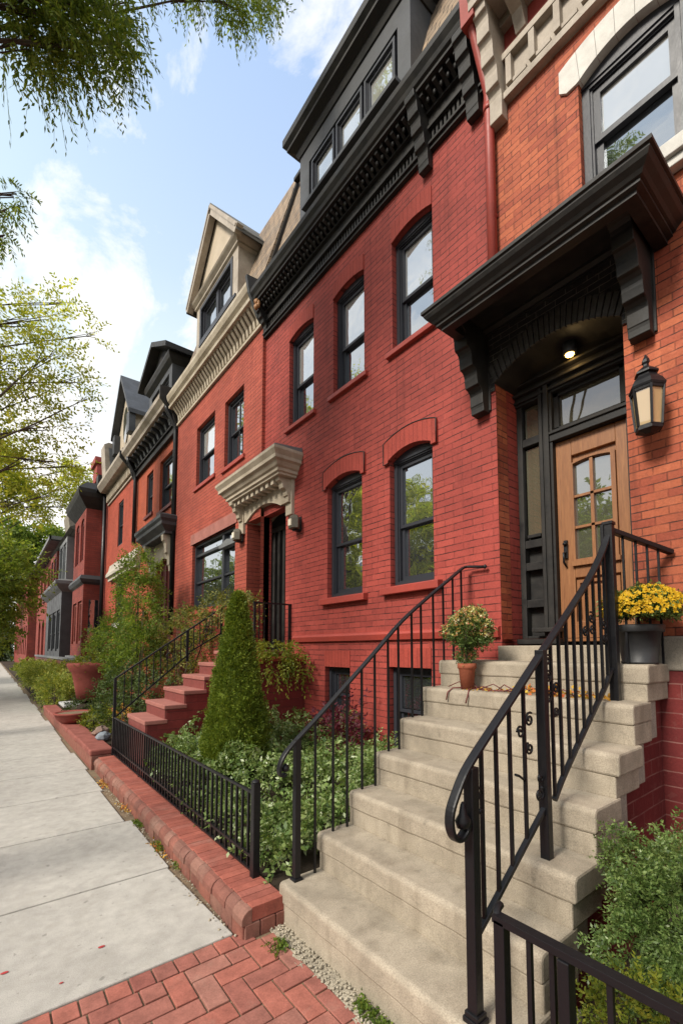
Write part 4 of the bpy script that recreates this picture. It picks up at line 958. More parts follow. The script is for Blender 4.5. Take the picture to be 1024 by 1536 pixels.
# ================================================================== FRONT STEPS
SX = [1.465, 1.755, 2.01, 2.262, 2.51, 2.78, 3.0, 3.42]; SZ = [.225*k for k in range(1, 7)]+[1.565]
ST = thing('front_steps', 'weathered tan concrete stair of seven treads leading to the oak door', 'steps', (2.3, 1.7, 0))
YA, YB = .96, 2.50
for k in range(7):
    x0, x1, z = SX[k], SX[k+1], SZ[k]; zb = z-(SZ[k-1] if k else 0)
    s = MB(); r_ = .030; t = .115
    prof = [(x0, z-t)]+[(x0+r_-r_*math.cos(a), z-r_+r_*math.sin(a)) for a in [math.pi/2*i/6 for i in range(7)]]+[(x1+.06, z+.002), (x1+.06, z-t)]
    jit = [0, .012, -.008, .006, -.01, .01, 0][k]
    # the slab is cut in slices so its edge can wander like worn stone
    ny = 14; v = []; n = len(prof)
    for j in range(ny+1):
        yy = YA+jit+(YB-YA)*j/ny
        for (a, c) in prof:
            wob = .0018*math.sin(j*1.7+k)+.0012*math.sin(j*4.1+k*3); near = 1 if a < x1 else 0
            v.append((a+wob*near, yy, c+.0010*math.sin(j*2.3+k*2+a*9)))
    f = []
    for j in range(ny):
        for i in range(n): f.append((j*n+i, j*n+(i+1) % n, (j+1)*n+(i+1) % n, (j+1)*n+i)[::-1])
    f.append(tuple(range(n))); f.append(tuple(range(ny*n, (ny+1)*n))[::-1])
    s.raw(v, f); so = s.build('step', M['step'], ST, bevel=.012, seg=2)
    s = MB(); zl = (SZ[k-1] if k else -.1); bx = x1+.16 if k < 6 else x1
    s.box(x0+.009, x1+.05, YA+.012, YB-.010, zl-.004, z-t+.003); s.build('riser', M['step'], so, bevel=.008)
    s = MB(); s.box(x1+.052, bx+.03, YA+.03, YA+.3, zl+.0, z-.004 if k == 6 else z-.004); s.build('end_block', M['stepside'], so, bevel=.006)
b = MB(); poly = [(SX[0]+.05, -.2)]
for k in range(7):
    poly += [(SX[k]+.05, SZ[k]-.12), (SX[k+1]+.04, SZ[k]-.12)]
poly += [(3.46, 1.45), (3.46, -.2)]
b.prism(poly, YA+.055, YB-.03); b.build('brick_side_wall', M['dred'], ST)
b = MB(); b.box(SX[0]+.03, SX[0]+.6, YA+.0, YA+.4, -.2, .11); b.build('base_block', M['stepside'], ST, bevel=.01)
b = MB(); b.box(3.33, 3.95, 1.15, 2.148, 1.5, 1.685); b.build('threshold', M['step'], ST, bevel=.008)

# ================================================================== RAILINGS
def spiral(mb, x, y, z, r, turns=1.4, a0=0., sg=1, t=.0065):
    pts = []
    for k in range(22):
        f_ = k/21; a = a0+sg*turns*2*math.pi*f_; q = r*(1-f_*.8); pts.append((x+q*math.cos(a), y, z+q*math.sin(a)))
    mb.tube(pts, t, 6); return mb
I = M['iron']
def zrail(pts, x):
    for (a, c), (a2, c2) in zip(pts, pts[1:]):
        if a <= x <= a2: return c+(c2-c)*(x-a)/(a2-a)
    return pts[-1][1]
YR_ = 1.12
RR = thing('stair_railing', 'black wrought iron stair railing with scrolls on the near side of the steps', 'railing', (2.2, YR_, .225))
hp = [(1.50, .985), (1.485, .945), (1.45, .925), (1.415, .94), (1.395, .985), (1.40, 1.04), (1.435, 1.10), (1.50, 1.18), (1.62, 1.275), (1.85, 1.445), (2.1, 1.635), (2.4, 1.855), (2.65, 2.05), (2.80, 2.19), (2.88, 2.28), (2.925, 2.345)]
b = MB(); b.ribbon([(a, YR_, c) for a, c in hp], .038, .018); b.build('handrail', I, RR)
b = MB(); b.box(1.508, 1.553, YR_-.022, YR_+.022, .225, 1.185); b.box(1.495, 1.566, YR_-.036, YR_+.036, .225, .245); b.box(1.50, 1.56, YR_-.03, YR_+.03, .245, .265); b.build('newel_post', I, RR, bevel=.003)
b = MB(); b.lathe([(.004, -.045), (.030, -.035), (.038, -.01), (.02, .015), (.012, .05), (.006, .06)], (1.475, YR_, 1.0), 12, sy=.7); b.build('scroll_boss', I, RR)
b = MB(); b.box(2.078, 2.122, YR_-.022, YR_+.022, .675, 1.65); b.build('post', I, RR, bevel=.003)
b = MB(); b.box(2.915, 2.962, YR_-.03, YR_+.018, 1.35, 2.42); b.box(2.90, 2.93, YR_+.012, YR_+.03, 1.45, 2.41); b.box(2.91, 2.967, YR_-.035, YR_+.025, 2.41, 2.43); b.build('post', I, RR, bevel=.003)
lo1 = [(1.53, .525), (1.65, .605), (2.08, .90), (2.12, .925)]; lo2 = [(2.185, .925), (2.3, 1.035), (2.6, 1.275), (2.80, 1.43), (2.87, 1.50), (2.92, 1.535)]
for l_ in (lo1, lo2):
    b = MB(); b.ribbon([(a, YR_, c) for a, c in l_], .024, .024); b.build('lower_rail', I, RR)
hz_ = hp[7:]
for x in (1.60, 1.705, 1.81, 1.93):
    b = MB(); b.box(x-.007, x+.007, YR_-.007, YR_+.007, zrail(lo1, x), zrail(hz_, x)-.005); b.build('baluster', I, RR)
for x in (2.192, 2.275, 2.36, 2.445, 2.53, 2.615, 2.70, 2.785, 2.86):
    b = MB(); b.box(x-.007, x+.007, YR_-.007, YR_+.007, zrail(lo2, x), zrail(hz_, x)-.005); b.build('baluster', I, RR)
sc_ = [(1.575, 1.07, .035, 0, 1), (1.575, 1.00, .009, 0, 1), (1.985, 1.33, .034, 1, 1), (1.90, 1.28, .03, 3, -1), (1.99, 1.20, .03, 2, 1), (2.03, .98, .035, 1, -1), (2.035, 1.05, .022, 2, 1), (2.17, 1.60, .03, 0, 1), (2.185, 1.52, .03, 2, -1), (2.18, 1.42, .032, 1, 1), (2.20, 1.34, .026, 4, -1), (2.22, 1.46, .03, 0, 1), (2.58, 1.75, .03, 1, 1), (2.62, 1.83, .035, 2, -1), (2.66, 1.76, .03, 0, 1), (2.84, 1.80, .035, 2, 1), (2.86, 1.72, .03, 1, -1)]
bx_ = [1.60, 1.705, 1.81, 1.93, 2.10, 2.192, 2.275, 2.36, 2.445, 2.53, 2.615, 2.70, 2.785, 2.86]
for x, z, r_, a0, sg in sc_:
    nb = min(bx_, key=lambda q: abs(q-x)); w_ = .022 if nb == 2.10 else .007; x = nb+(r_+w_)*(1 if x > nb else -1)
    b = MB(); spiral(b, x, YR_-.004, z, r_, 1.5, a0, sg, .0055 if r_ > .02 else .006); b.build('scroll', I, RR)
b = MB(); b.tube([(1.93, YR_, 1.06), (1.88, YR_, 1.09), (1.85, YR_, 1.10)], .006, 6); b.build('scroll', I, RR)
# short level rail back to the wall
b = MB(); b.bar((2.94, YR_, 2.385), (3.385, .925, 2.27), .04, .03); b.build('return_rail', I, RR, bevel=.004)
for t in (.22, .42, .6, .78):
    x_, y_, z_ = 2.94+.445*t, YR_-.195*t, 2.385-.115*t
    b = MB(); b.box(x_-.006, x_+.006, y_-.006, y_+.006, 1.565, z_-.01); b.build('baluster', I, RR)

YL_ = 2.45
RL = thing('stair_railing', 'slim black iron stair railing on the far side of the steps, beside the ground cover', 'railing', (2.3, YL_, .225))
lp = [(1.475, .885), (1.452, .875), (1.432, .895), (1.438, .95), (1.475, 1.01), (1.56, 1.085), (1.70, 1.195), (1.9, 1.36), (2.2, 1.61), (2.5, 1.865), (2.8, 2.07), (3.1, 2.26), (3.28, 2.375), (3.33, 2.39)]
b = MB(); b.ribbon([(a, YL_, c) for a, c in lp], .042, .018); b.tube([(3.31, YL_, 2.39), (3.34, YL_-.02, 2.395), (3.36, YL_-.17, 2.375)], .012, 8); b.lathe([(.004, -.02), (.02, 0), (.004, .02)], (3.36, YL_-.18, 2.375), 8); b.build('handrail', I, RL)
b = MB(); b.box(1.54, 1.58, YL_-.02, YL_+.02, .225, 1.085); b.box(1.53, 1.592, YL_-.03, YL_+.03, .225, .24); b.build('newel_post', I, RL, bevel=.003)
b = MB(); b.lathe([(.004, -.02), (.024, -.012), (.026, .01), (.008, .03)], (1.475, YL_, .915), 10); b.build('scroll_boss', I, RL)
lz = lp[5:]
for x in (1.70, 1.845, 1.965, 2.10, 2.225, 2.36, 2.47, 2.62, 2.73, 2.88, 3.01, 3.14, 3.26):
    kk = max(i for i in range(7) if SX[i] <= x); b = MB(); b.box(x-.0065, x+.0065, YL_-.0065, YL_+.0065, SZ[kk], zrail(lz, x)-.006); b.build('baluster', I, RL)
# near garden fence, right of the stair
FR = thing('garden_fence', 'low black iron fence with thick top rail in front of the boxwood', 'fence', (1.41, .2, 0))
b = MB(); b.ribbon([(1.41+.0, .93, .735), (1.41, .9, .738)], .02, .02); b.bar((1.41, .945, .735), (1.41, -3.4, .735), .040, .024); b.tube([(1.41, .94, .735), (1.435, .95, .75), (1.46, .955, .752)], .014, 8); b.build('top_rail', I, FR, bevel=.006)
b = MB(); b.box(1.39, 1.43, .90, .94, -.05, .735); b.build('post', I, FR, bevel=.003)
b = MB(); b.box(1.385, 1.43, .685, .72, -.05, .72); b.build('post', I, FR, bevel=.003)
b = MB(); b.bar((1.41, .92, .12), (1.41, -3.4, .12), .02, .03); b.build('bottom_rail', I, FR)
pm = MB(); pm.box(-.008, .008, -.008, .008, 0, .72); pk = pm.build('picket', I, FR, org=None); me_p = pk.data
bpy.data.objects.remove(pk)
def picket_mesh(h, w):
    me = bpy.data.meshes.new('picket'); v = [(sx*w, sy*w, z) for z in (0, h) for sx, sy in ((-1,-1),(1,-1),(1,1),(-1,1))]
    me.from_pydata(v, [], [(0,3,2,1), (4,5,6,7), (0,1,5,4), (1,2,6,5), (2,3,7,6), (3,0,4,7)]); me.materials.append(I); return me
pme = picket_mesh(.61, .008)
y = .82
for y in [.82, .745, .58, .43, .27, .11, -.05, -.21, -.37, -.53, -.69]: inst('picket', pme, FR, (1.41, y, .115))
# fence on the brick curb
FL = thing('garden_fence', 'low black iron picket fence standing on the brick curb by the sidewalk', 'fence', (1.44, 5, .16))
b = MB(); b.box(1.415, 1.465, 2.745, 2.795, .155, .765); b.lathe([(.03, 0), (.03, .01), (.01, .02)], (1.44, 2.77, .765), 10); b.build('post', I, FL, bevel=.004)
b = MB(); b.bar((1.44, 2.79, .69), (1.44, 7.08, .69), .022, .018); b.build('top_rail', I, FL, bevel=.003)
b = MB(); b.bar((1.44, 2.79, .275), (1.44, 7.08, .275), .022, .018); b.bar((1.44, 2.79, .185), (1.44, 7.08, .185), .022, .014); b.build('bottom_rail', I, FL)
pme = picket_mesh(.505, .008); n = 47
for k in range(n): inst('picket', pme, FL, (1.44, 2.87+k*(7.04-2.87)/(n-1), .187))
b = MB()
for yy in (4.2, 5.7): b.box(1.432, 1.448, yy, yy+.016, .155, .28)
b.build('foot', I, FL)
# railing of the neighbour's stair
RN = thing('stair_railing', 'black iron stair railing climbing beside the red stoop behind the cypress', 'railing', (2.2, 7.1, .16))
b = MB(); b.bar((1.44, 7.1, 1.245), (3.05, 7.1, 2.37), .035, .022); b.tube([(3.03, 7.1, 2.36), (3.1, 7.08, 2.40), (3.2, 6.9, 2.40)], .012, 8); b.build('handrail', I, RN, bevel=.004)
b = MB(); b.bar((1.46, 7.1, .70), (2.5, 7.1, 1.60), .02, .02); b.bar((2.5, 7.1, 1.62), (3.05, 7.1, 1.95), .02, .02); b.build('lower_rail', I, RN)
for x, z0_, z1_ in ((1.44, .16, 1.25), (2.46, 1.47, 1.96), (3.02, 1.65, 2.36)):
    b = MB(); b.box(x-.018, x+.018, 7.082, 7.118, z0_, z1_); b.build('post', I, RN)
for k in range(15):
    x = 1.56+k*.1; b = MB(); z0_ = .70+(x-1.46)*.865; b.box(x-.006, x+.006, 7.094, 7.106, z0_-.0, 1.245+(x-1.44)*.70); b.build('baluster', I, RN)
for k in range(3):
    b = MB(); spiral(b, 2.2+k*.28, 7.095, 1.55+k*.2, .09, 1.4, k, 1 if k % 2 else -1, .007); b.build('scroll', I, RN)
RM = thing('landing_railing', 'small black iron balcony railing at the neighbour\'s dark door', 'railing', (3.1, 5.55, 1.65))
b = MB(); b.bar((2.80, 5.52, 2.30), (3.42, 5.52, 2.30), .03, .02); b.build('handrail', I, RM)
for x in (2.82, 3.37):
    b = MB(); b.box(x-.014, x+.014, 5.506, 5.534, 1.63, 2.30); b.build('post', I, RM)
for k in range(6):
    x = 2.89+k*.08; b = MB(); b.box(x-.006, x+.006, 5.514, 5.526, 1.63, 2.30); b.build('baluster', I, RM)

# ================================================================== NEIGHBOUR'S STOOP
SN = thing('front_steps', 'red painted brick stoop with pale worn treads in front of the neighbour\'s dark door', 'steps', (2.5, 6.3, .2))
nx_ = [1.47, 1.69, 1.92, 2.17, 2.40, 2.63]; nz_ = [.82, .985, 1.148, 1.311, 1.475, 1.64]
for k in range(6):
    x0 = nx_[k]; x1 = nx_[k+1] if k < 5 else 3.42; z = nz_[k]
    s = MB(); s.box(x0-.015, x1+.03, 5.58, 6.42, z-.05, z); so = s.build('step', M['pink'], SN, bevel=.008)
    s = MB(); s.box(x0, x1+.02, 5.60, 6.40, z-.17 if k else .1, z-.048); s.build('riser', M['stoopface'], so)
s = MB(); pl = [(1.50, .1)]
for k in range(6): pl += [(nx_[k]+.02, nz_[k]-.055), ((nx_[k+1] if k < 5 else 3.42)+.01, nz_[k]-.055)]
pl += [(3.42, .1)]; s.prism(pl, 5.592, 6.41); s.build('brick_side_wall', M['stoop'], SN)
PL = thing('brick_planter', 'dark red brick planter box attached beside the neighbour\'s stoop, behind the cypress', 'planter', (3.0, 5.3, .3))
s = MB(); s.box(2.35, 3.39, 5.16, 5.57, .2, 1.50); s.build('wall', M['stoop'], PL)
s = MB(); s.box(2.32, 3.39, 5.13, 5.575, 1.50, 1.555); s.build('coping', M['redtrim'], PL, bevel=.006)

GW_ = thing('garden_wall', 'low dark retaining wall with a pale cap in front of the bay window house', 'wall', (2.5, 26, 0))
s = MB(); s.box(2.42, 2.6, 17.5, 36, -.1, 1.25); s.build('wall', M['maroon'], GW_)
s = MB(); s.box(2.36, 2.64, 17.4, 36.1, 1.25, 1.34); s.build('cap', M['mgrey'], GW_)
# ================================================================== BRICK CURBS
BC = thing('brick_curb', 'low rounded red brick curb under the picket fence beside the sidewalk', 'curb', (1.33, 4.8, 0))
s = MB(); s.box(1.215, 1.46, 2.475, 7.1, -.1, .075); s.build('core', M['dirt'], BC)
s = MB(); y = 2.45
while y < 7.05:
    w_ = .068*random.uniform(.95, 1.05); j = random.uniform(-.004, .004)
    s.prism([(1.262+j, .078), (1.475, .078), (1.475, .16), (1.258+j, .16+j*.3)], y+.0015, y+w_-.002); y += w_
s.build('rowlock_course', M['curb'], BC, bevel=.003)
s = MB(); y = 2.447
while y < 7.05:
    w_ = random.uniform(.10, .15); j = random.uniform(-.005, .005)
    s.prism([(1.196+j, .072), (1.262, .072), (1.262, .157), (1.236+j, .152), (1.212+j, .135), (1.198+j, .11)], y+.0015, min(y+w_-.002, 7.1)); y += w_
s.build('bullnose_course', M['curbf'], BC, bevel=.004)
s = MB(); y = 2.455; 
while y < 7.05:
    w_ = random.uniform(.15, .21); j = random.uniform(-.006, .006)
    s.box(1.208+j, 1.26, y+.003, min(y+w_-.004, 7.1), -.08, .074); y += w_
x = 1.215
while x < 1.44: s.box(x+.002, x+.098, 2.447, 2.5, -.08, .074); x += .102
s.build('face_bricks', M['curbf'], BC, bevel=.006)
BD = thing('brick_curb', 'smooth faded red coping curb running on past the fence toward the hedge', 'curb', (1.28, 10, 0))
for i, (ya, yb, z) in enumerate(((7.16, 8.5, .25), (8.51, 9.6, .235), (9.61, 11.0, .225), (11.01, 12.6, .215), (12.61, 14.1, .21))):
    s = MB(); s.box(1.16, 1.46, ya, yb, z-.085, z); s.build('coping_slab', M['coping'], BD, bevel=.02)
    s = MB(); s.box(1.18, 1.44, ya, yb, -.1, z-.083); s.build('face', M['curbf'], BD, bevel=.006)

# ================================================================== LAMPS
WL = thing('wall_lantern', 'black carriage lantern with amber panes on the orange brick beside the door', 'lamp', (3.24, .965, 3.05))
lx, ly = 3.235, .975
def hexa(mb, r0, z0, r1, z1):
    mb.lathe([(r0, z0), (r1, z1)], (lx, ly, 0), 6, smooth=False); return mb
b = MB(); b.lathe([(.085, 3.045), (.085, 3.075)], (lx, ly, 0), 6, False); b.lathe([(.03, 3.02), (.075, 3.045)], (lx, ly, 0), 6, False); b.build('base', M['iron'], WL)
b = MB(); b.lathe([(.115, 3.345), (.12, 3.36), (.10, 3.40), (.07, 3.435), (.06, 3.455), (.078, 3.46), (.075, 3.475), (.04, 3.505), (.022, 3.52), (.018, 3.535), (.026, 3.55), (.024, 3.57), (.004, 3.61)], (lx, ly, 0), 6, False); b.build('roof', M['iron'], WL)
b = MB()
for k in range(6):
    a = 2*math.pi*(k+.5)/6; b.bar((lx+.083*math.cos(a), ly+.083*math.sin(a), 3.07), (lx+.105*math.cos(a), ly+.105*math.sin(a), 3.35), .014, .014)
b.lathe([(.108, 3.325), (.112, 3.35)], (lx, ly, 0), 6, False); b.build('cage', M['iron'], WL)
b = MB(); b.lathe([(.076, 3.074), (.097, 3.34)], (lx, ly, 0), 6, False); b.build('pane', M['lampglow'], WL)
b = MB(); b.box(3.36, 3.405, .93, 1.02, 3.12, 3.42); b.tube([(3.38, .975, 3.38), (3.3, .975, 3.44), (3.24, .975, 3.40)], .012, 6); b.build('wall_plate', M['iron'], WL)
WL.scale = (.9, .9, .9); WL.location.x += .018
def sconce(loc, wallx, label):
    x_, y_, z_ = loc
    t = thing('wall_sconce', label, 'lamp', loc, 'sconces at the neighbour\'s door')
    b = MB(); b.box(wallx-.01, wallx+.01, y_-.04, y_+.04, z_-.1, z_+.1); b.box(x_-.01, wallx, y_-.03, y_+.03, z_-.115, z_-.09); b.build('wall_plate', M['iron'], t)
    b = MB(); b.lathe([(.085, -.09), (.10, -.08), (.10, .05), (.07, .10), (.02, .12)], (x_, y_, z_), 6, False, sx=.75, sy=1); b.build('cage', M['bronze'], t)
    b = MB(); b.box(x_-.083, x_-.06, y_-.032, y_+.032, z_-.05, z_+.04); b.build('pane', M['lampglow2'], t, bevel=.003)
sconce((3.30, 5.30, 3.44), X0, 'bronze wall sconce on the red brick between the neighbour\'s door and the arched window')
sconce((3.24, 7.03, 3.60), X2, 'bronze wall sconce on the coral brick between the big window and the neighbour\'s door')
# ================================================================== PLANTS
def lump(d, seed, amp=.25):
    r = np.random.default_rng(seed); out = np.ones(len(d))
    for _ in range(5):
        k = r.normal(size=3)*3.2; out += amp*.5*np.sin(d@k+r.uniform(0, 6.3))
    return out
def ball(c, rad, ntw, per, length, lf, seed=1, amp=.25, up=.35, droop=.2, inner=.55, flat=None):
    c = np.array(c); rad = np.array(rad if hasattr(rad, '__len__') else (rad,)*3)
    d = unit(ntw)
    if flat is not None: d[:, 2] = np.where(d[:, 2] < flat, -d[:, 2], d[:, 2])
    q = c+d*rad*(lump(d, seed, amp)*RNG.uniform(inner, .97, ntw))[:, None]
    return sprays(q, d*.9+np.array([0, 0, up])+unit(ntw)*.45, per, length, lf, droop)
def core(name, balls, parent, k=.62):
    m = MB()
    for c, r in balls:
        r = r if hasattr(r, '__len__') else (r,)*3
        m.lathe([(.05*r[0]*k, -r[2]*k), (.75*r[0]*k, -.7*r[2]*k), (r[0]*k, -.1*r[2]*k), (.85*r[0]*k, .5*r[2]*k), (.45*r[0]*k, .85*r[2]*k), (.02, r[2]*k)], c, 10, sx=1, sy=r[1]/r[0])
    return m.build(name, M['lf_dark'], parent)
def bush(name, label, cat_, balls, dens, lf, mat, length=.16, per=7, group=None, base=None, stem=True, **kw):
    z0 = base if base is not None else min(c[2]-(r if not hasattr(r, '__len__') else r[2]) for c, r in balls)
    c0 = balls[0][0]; t = thing(name, label, cat_, (c0[0], c0[1], z0), group); parts = []
    for i, (c, r) in enumerate(balls):
        rr = r if hasattr(r, '__len__') else (r,)*3
        n = int(dens*(rr[0]*rr[1]+rr[0]*rr[2]+rr[1]*rr[2])/3); parts.append(ball(c, rr, max(n, 12), per, length, lf, seed=i*7+len(label), **kw))
    P, D, N, L, Wd = cat(parts); leaf_mesh('foliage', P, D, N, L, Wd, M[mat], t)
    if stem:
        m = MB()
        for c, r in balls:
            rz = r if not hasattr(r, '__len__') else r[2]
            for q in range(2):
                x_, y_ = c[0]+random.uniform(-.04, .04), c[1]+random.uniform(-.04, .04)
                m.tube([(c0[0]+random.uniform(-.05, .05), c0[1]+random.uniform(-.05, .05), z0), ((c0[0]+x_)/2, (c0[1]+y_)/2, (z0+c[2])/2), (x_, y_, c[2]+rz*.4)], [.012, .009, .004], 5)
        m.build('stems', M['bark'], t)
    return t
def tree(name, label, base, height, balls, dens, lf, mat, group=None, length=.5, per=9, droop=.35, up=.1, tr=.16, wide=.42, inner=.15, twig=True, stems=.008, lean=(0, 0), spread=.9):
    t = thing(name, label, 'tree', base, group); b = Vector(base); m = MB()
    topp = b+Vector((lean[0], lean[1], height))
    tp = [b, b+Vector((lean[0]*.15+.03, lean[1]*.15, height*.33)), b+Vector((lean[0]*.5-.03, lean[1]*.5, height*.66)), topp]
    m.tube(tp, [tr*1.25, tr, tr*.85, tr*.6], 10)
    parts = []
    for i, (x, y, z, r) in enumerate(balls):
        c = Vector((x, y, z)); f = max(.35, min(1., (z-b.z-1.)/max(height*1.5, .1)))
        s = b.lerp(topp, f) if f < 1 else topp
        mid = s.lerp(c, .5)+Vector((random.uniform(-.14, .14), random.uniform(-.14, .14), random.uniform(-.02, .24)))*(c-s).length; q3 = mid.lerp(c, .6)+Vector((random.uniform(-.1, .1), random.uniform(-.1, .1), .05))*r
        rr = tr*.22*min(1, .5+r)
        m.tube([s, mid, q3, c+(c-mid).normalized()*r*.4], [rr, rr*.6, rr*.4, .006], 6)
        n = max(10, int(dens*r*r)); d = unit(n)
        q = np.array(c)+d*r*(RNG.uniform(inner, .92, n)**.6)[:, None]*lump(d, i*3+5, .3)[:, None]
        if twig:
            for k in range(min(7, 3+int(r*4))):
                e = Vector(q[k]); m.tube([mid.lerp(c, random.uniform(.3, 1)), c.lerp(e, .5)+Vector((0, 0, .05*r)), e], [rr*.25+.003, rr*.15+.002, .002], 4)
        out = q-np.array(c); out /= np.linalg.norm(out, axis=1)[:, None]
        ga = np.array((c-topp).normalized()) if (c-topp).length > .1 else np.array((0, 0, 1.))
        ls = min(1., max(.4, r/.3)); parts.append(sprays(q, out*.8+ga*.5+np.array([0, 0, up])+unit(n)*.5, per, length*ls, lf*(.5+.5*ls), droop, wide, spread, stems))
    m.build('trunk', M['bark'], t); P, D, N, L, Wd = cat(parts); leaf_mesh('crown', P, D, N, L, Wd, M[mat], t)
    return t

# conical evergreen in the bed
CY = thing('conical_evergreen', 'tall narrow conical evergreen rising from the ground cover', 'shrub', (2.1, 4.5, .35))
n = 9000; t = RNG.random(n)**1.3; a = RNG.uniform(0, 2*math.pi, n)
rp = .405*(1-t)**.80*(.94+.05*np.sin(a*3+t*11)+.04*np.sin(a*5-t*23))*np.where(t < .06, .8+t*3.3, 1.)
rr = rp*RNG.uniform(.78, 1.0, n); P0 = np.stack([2.1+rr*np.cos(a), 4.5+rr*np.sin(a), .40+t*1.84], 1)
D0 = np.stack([np.cos(a)*.6, np.sin(a)*.6, np.full(n, .75)], 1)+unit(n)*.35
P, D, N, L, Wd = sprays(P0, D0, 7, .06, .026, .05, .55); leaf_mesh('foliage', P, D, N, L, Wd, M['lf_cyp'], CY)
m = MB(); m.lathe([(.26, 0), (.30, .12), (.24, .6), (.16, 1.1), (.07, 1.5), (.01, 1.7)], (2.1, 4.5, .42), 14); m.build('inner_foliage', M['lf_cyp'], CY)
m = MB(); m.tube([(2.1, 4.5, .2), (2.1, 4.5, .6)], .05, 8); m.build('trunk', M['bark'], CY)

# ground cover of the bed: one mass of small leaves
n = 9500; xs = RNG.uniform(1.50, 3.36, n); ys = RNG.uniform(2.50, 6.9, n)
ok = ~((xs > 1.42) & (ys < 2.56)) & ~((ys > 5.58) & (xs > 1.45)) & ~((ys > 5.1) & (xs > 2.3)); xs, ys = xs[ok], ys[ok]; n = len(xs)
hm = .20+.15*np.sin(xs*5.1+1)*np.sin(ys*4.3)+.10*np.sin(xs*9+ys*7)+.06*np.sin(ys*13-xs*4)
edge = np.minimum(1, np.minimum((xs-1.46)/.22, 1)); hm = np.clip(hm, .08, 1)*(.25+.75*edge)+.05
zs = np.array([bedz(x, y) for x, y in zip(xs, ys)])+hm*RNG.uniform(.55, 1.05, n)
P0 = np.stack([xs, ys, zs], 1); D0 = unit(n)*.8+np.array([-.15, -.1, .55])
P, D, N, L, Wd = cat([sprays(P0[::2], D0[::2], 8, .09, .030, .3, .52), sprays(P0[1::2], D0[1::2], 7, .11, .046, .4, .52)]); leaf_mesh('ground_cover', P, D, N, L, Wd, M['lf_cover'], None, org=(2.2, 4, .2), kind='stuff')

# boxwood and lime shrub by the near fence
bush('boxwood_shrub', 'rounded glossy green boxwood against the dark red stair wall', 'shrub', [((2.06, .64, .58), (.2, .2, .28)), ((2.17, .48, .64), (.22, .22, .26)), ((1.95, .50, .46), (.18, .18, .22)), ((2.32, .74, .60), (.2, .18, .25)), ((2.32, .33, .52), .26)], 24000, .017, 'lf_box', .07, 12, base=.06, amp=.5, up=.2)
bush('lime_shrub', 'low yellow-green shrub at the foot of the boxwood behind the near fence', 'shrub', [((1.66, .58, .36), (.20, .20, .22)), ((1.72, .36, .38), (.2, .2, .22)), ((1.85, .2, .40), .22)], 15000, .018, 'lf_lime', .08, 10, base=.06, amp=.35)
bush('red_leaf_shrub', 'small dark crimson leaved shrub beside the basement window', 'shrub', [((3.02, 3.85, .80), (.20, .22, .26)), ((3.1, 4.2, .75), (.2, .22, .2)), ((2.95, 3.55, .72), .15)], 1500, .055, 'lf_red', .2, 7, base=.4, inner=.2)
bush('round_shrub', 'small green shrub next to the concrete steps under the far stair railing', 'shrub', [((2.55, 2.80, .55), (.22, .2, .26)), ((2.85, 3.1, .58), (.22, .2, .24))], 6000, .034, 'lf_cover', .10, 8, base=.25)
# shrubs of the neighbouring gardens
bush('climbing_shrub', 'tall loose green shrub growing up in front of the cream doorway arch', 'shrub', [((2.4, 9.9, 3.32), .34), ((2.42, 10.1, 2.85), .42), ((2.4, 9.6, 2.3), .36), ((2.4, 10.3, 1.9), .40), ((2.3, 11.3, 1.95), .48), ((2.4, 9.5, 1.7), .36), ((2.3, 12.3, 1.6), .40), ((2.4, 10.5, 1.3), .45)], 2100, .060, 'lf_mid', .24, 8, base=.2)
bush('viburnum_shrub', 'leafy green shrub between the red stoop and the big window', 'shrub', [((2.9, 9.0, 2.0), .28), ((2.95, 8.1, 2.1), .30), ((3.0, 7.35, 2.36), .22), ((2.9, 7.8, 1.7), .27), ((2.9, 9.6, 1.5), .28), ((2.9, 8.76, 1.3), .26)], 2000, .055, 'lf_hedge', .2, 8, base=.25)
bush('holly_shrub', 'dark green shrub beside the stair railing newel, in front of the clay planter', 'shrub', [((1.9, 9.9, .75), .36), ((1.95, 9.0, 1.05), .32), ((1.95, 8.3, .9), .28), ((2.1, 7.6, 1.0), .26), ((1.8, 8.7, .6), .32)], 1700, .050, 'lf_dark', .17, 8, base=.2)
bush('lime_groundling', 'bright lime low plant near the two rocks on the curb', 'plant', [((1.72, 8.9, .40), (.22, .35, .18)), ((1.62, 9.6, .36), (.18, .3, .16))], 1600, .055, 'lf_lime', .14, 7, base=.2)
bush('trailing_plant', 'yellow-green plant spilling over the brick planter beside the stoop', 'plant', [((3.0, 5.28, 1.62), (.32, .22, .14)), ((2.9, 5.05, 1.50), (.26, .12, .16)), ((3.2, 5.0, 1.46), (.15, .1, .16))], 3200, .045, 'lf_lime', .15, 8, base=1.5, stem=False, droop=.9)
bush('trailing_plant', 'brownish green bushy plant on the neighbour\'s landing by the dark door', 'plant', [((2.9, 6.3, 2.32), (.26, .30, .17)), ((2.85, 5.85, 2.2), (.2, .2, .22))], 2400, .045, 'lf_hedge', .15, 7, base=1.65)
m = MB(); m.lathe([(.10, 0), (.14, .3), (.15, .32), (.12, .32)], (2.9, 6.25, 1.64), 14); tag(m.build('clay_pot', M['terra'], None), 'terracotta pot on the neighbour\'s landing holding the brownish plant', 'pot')
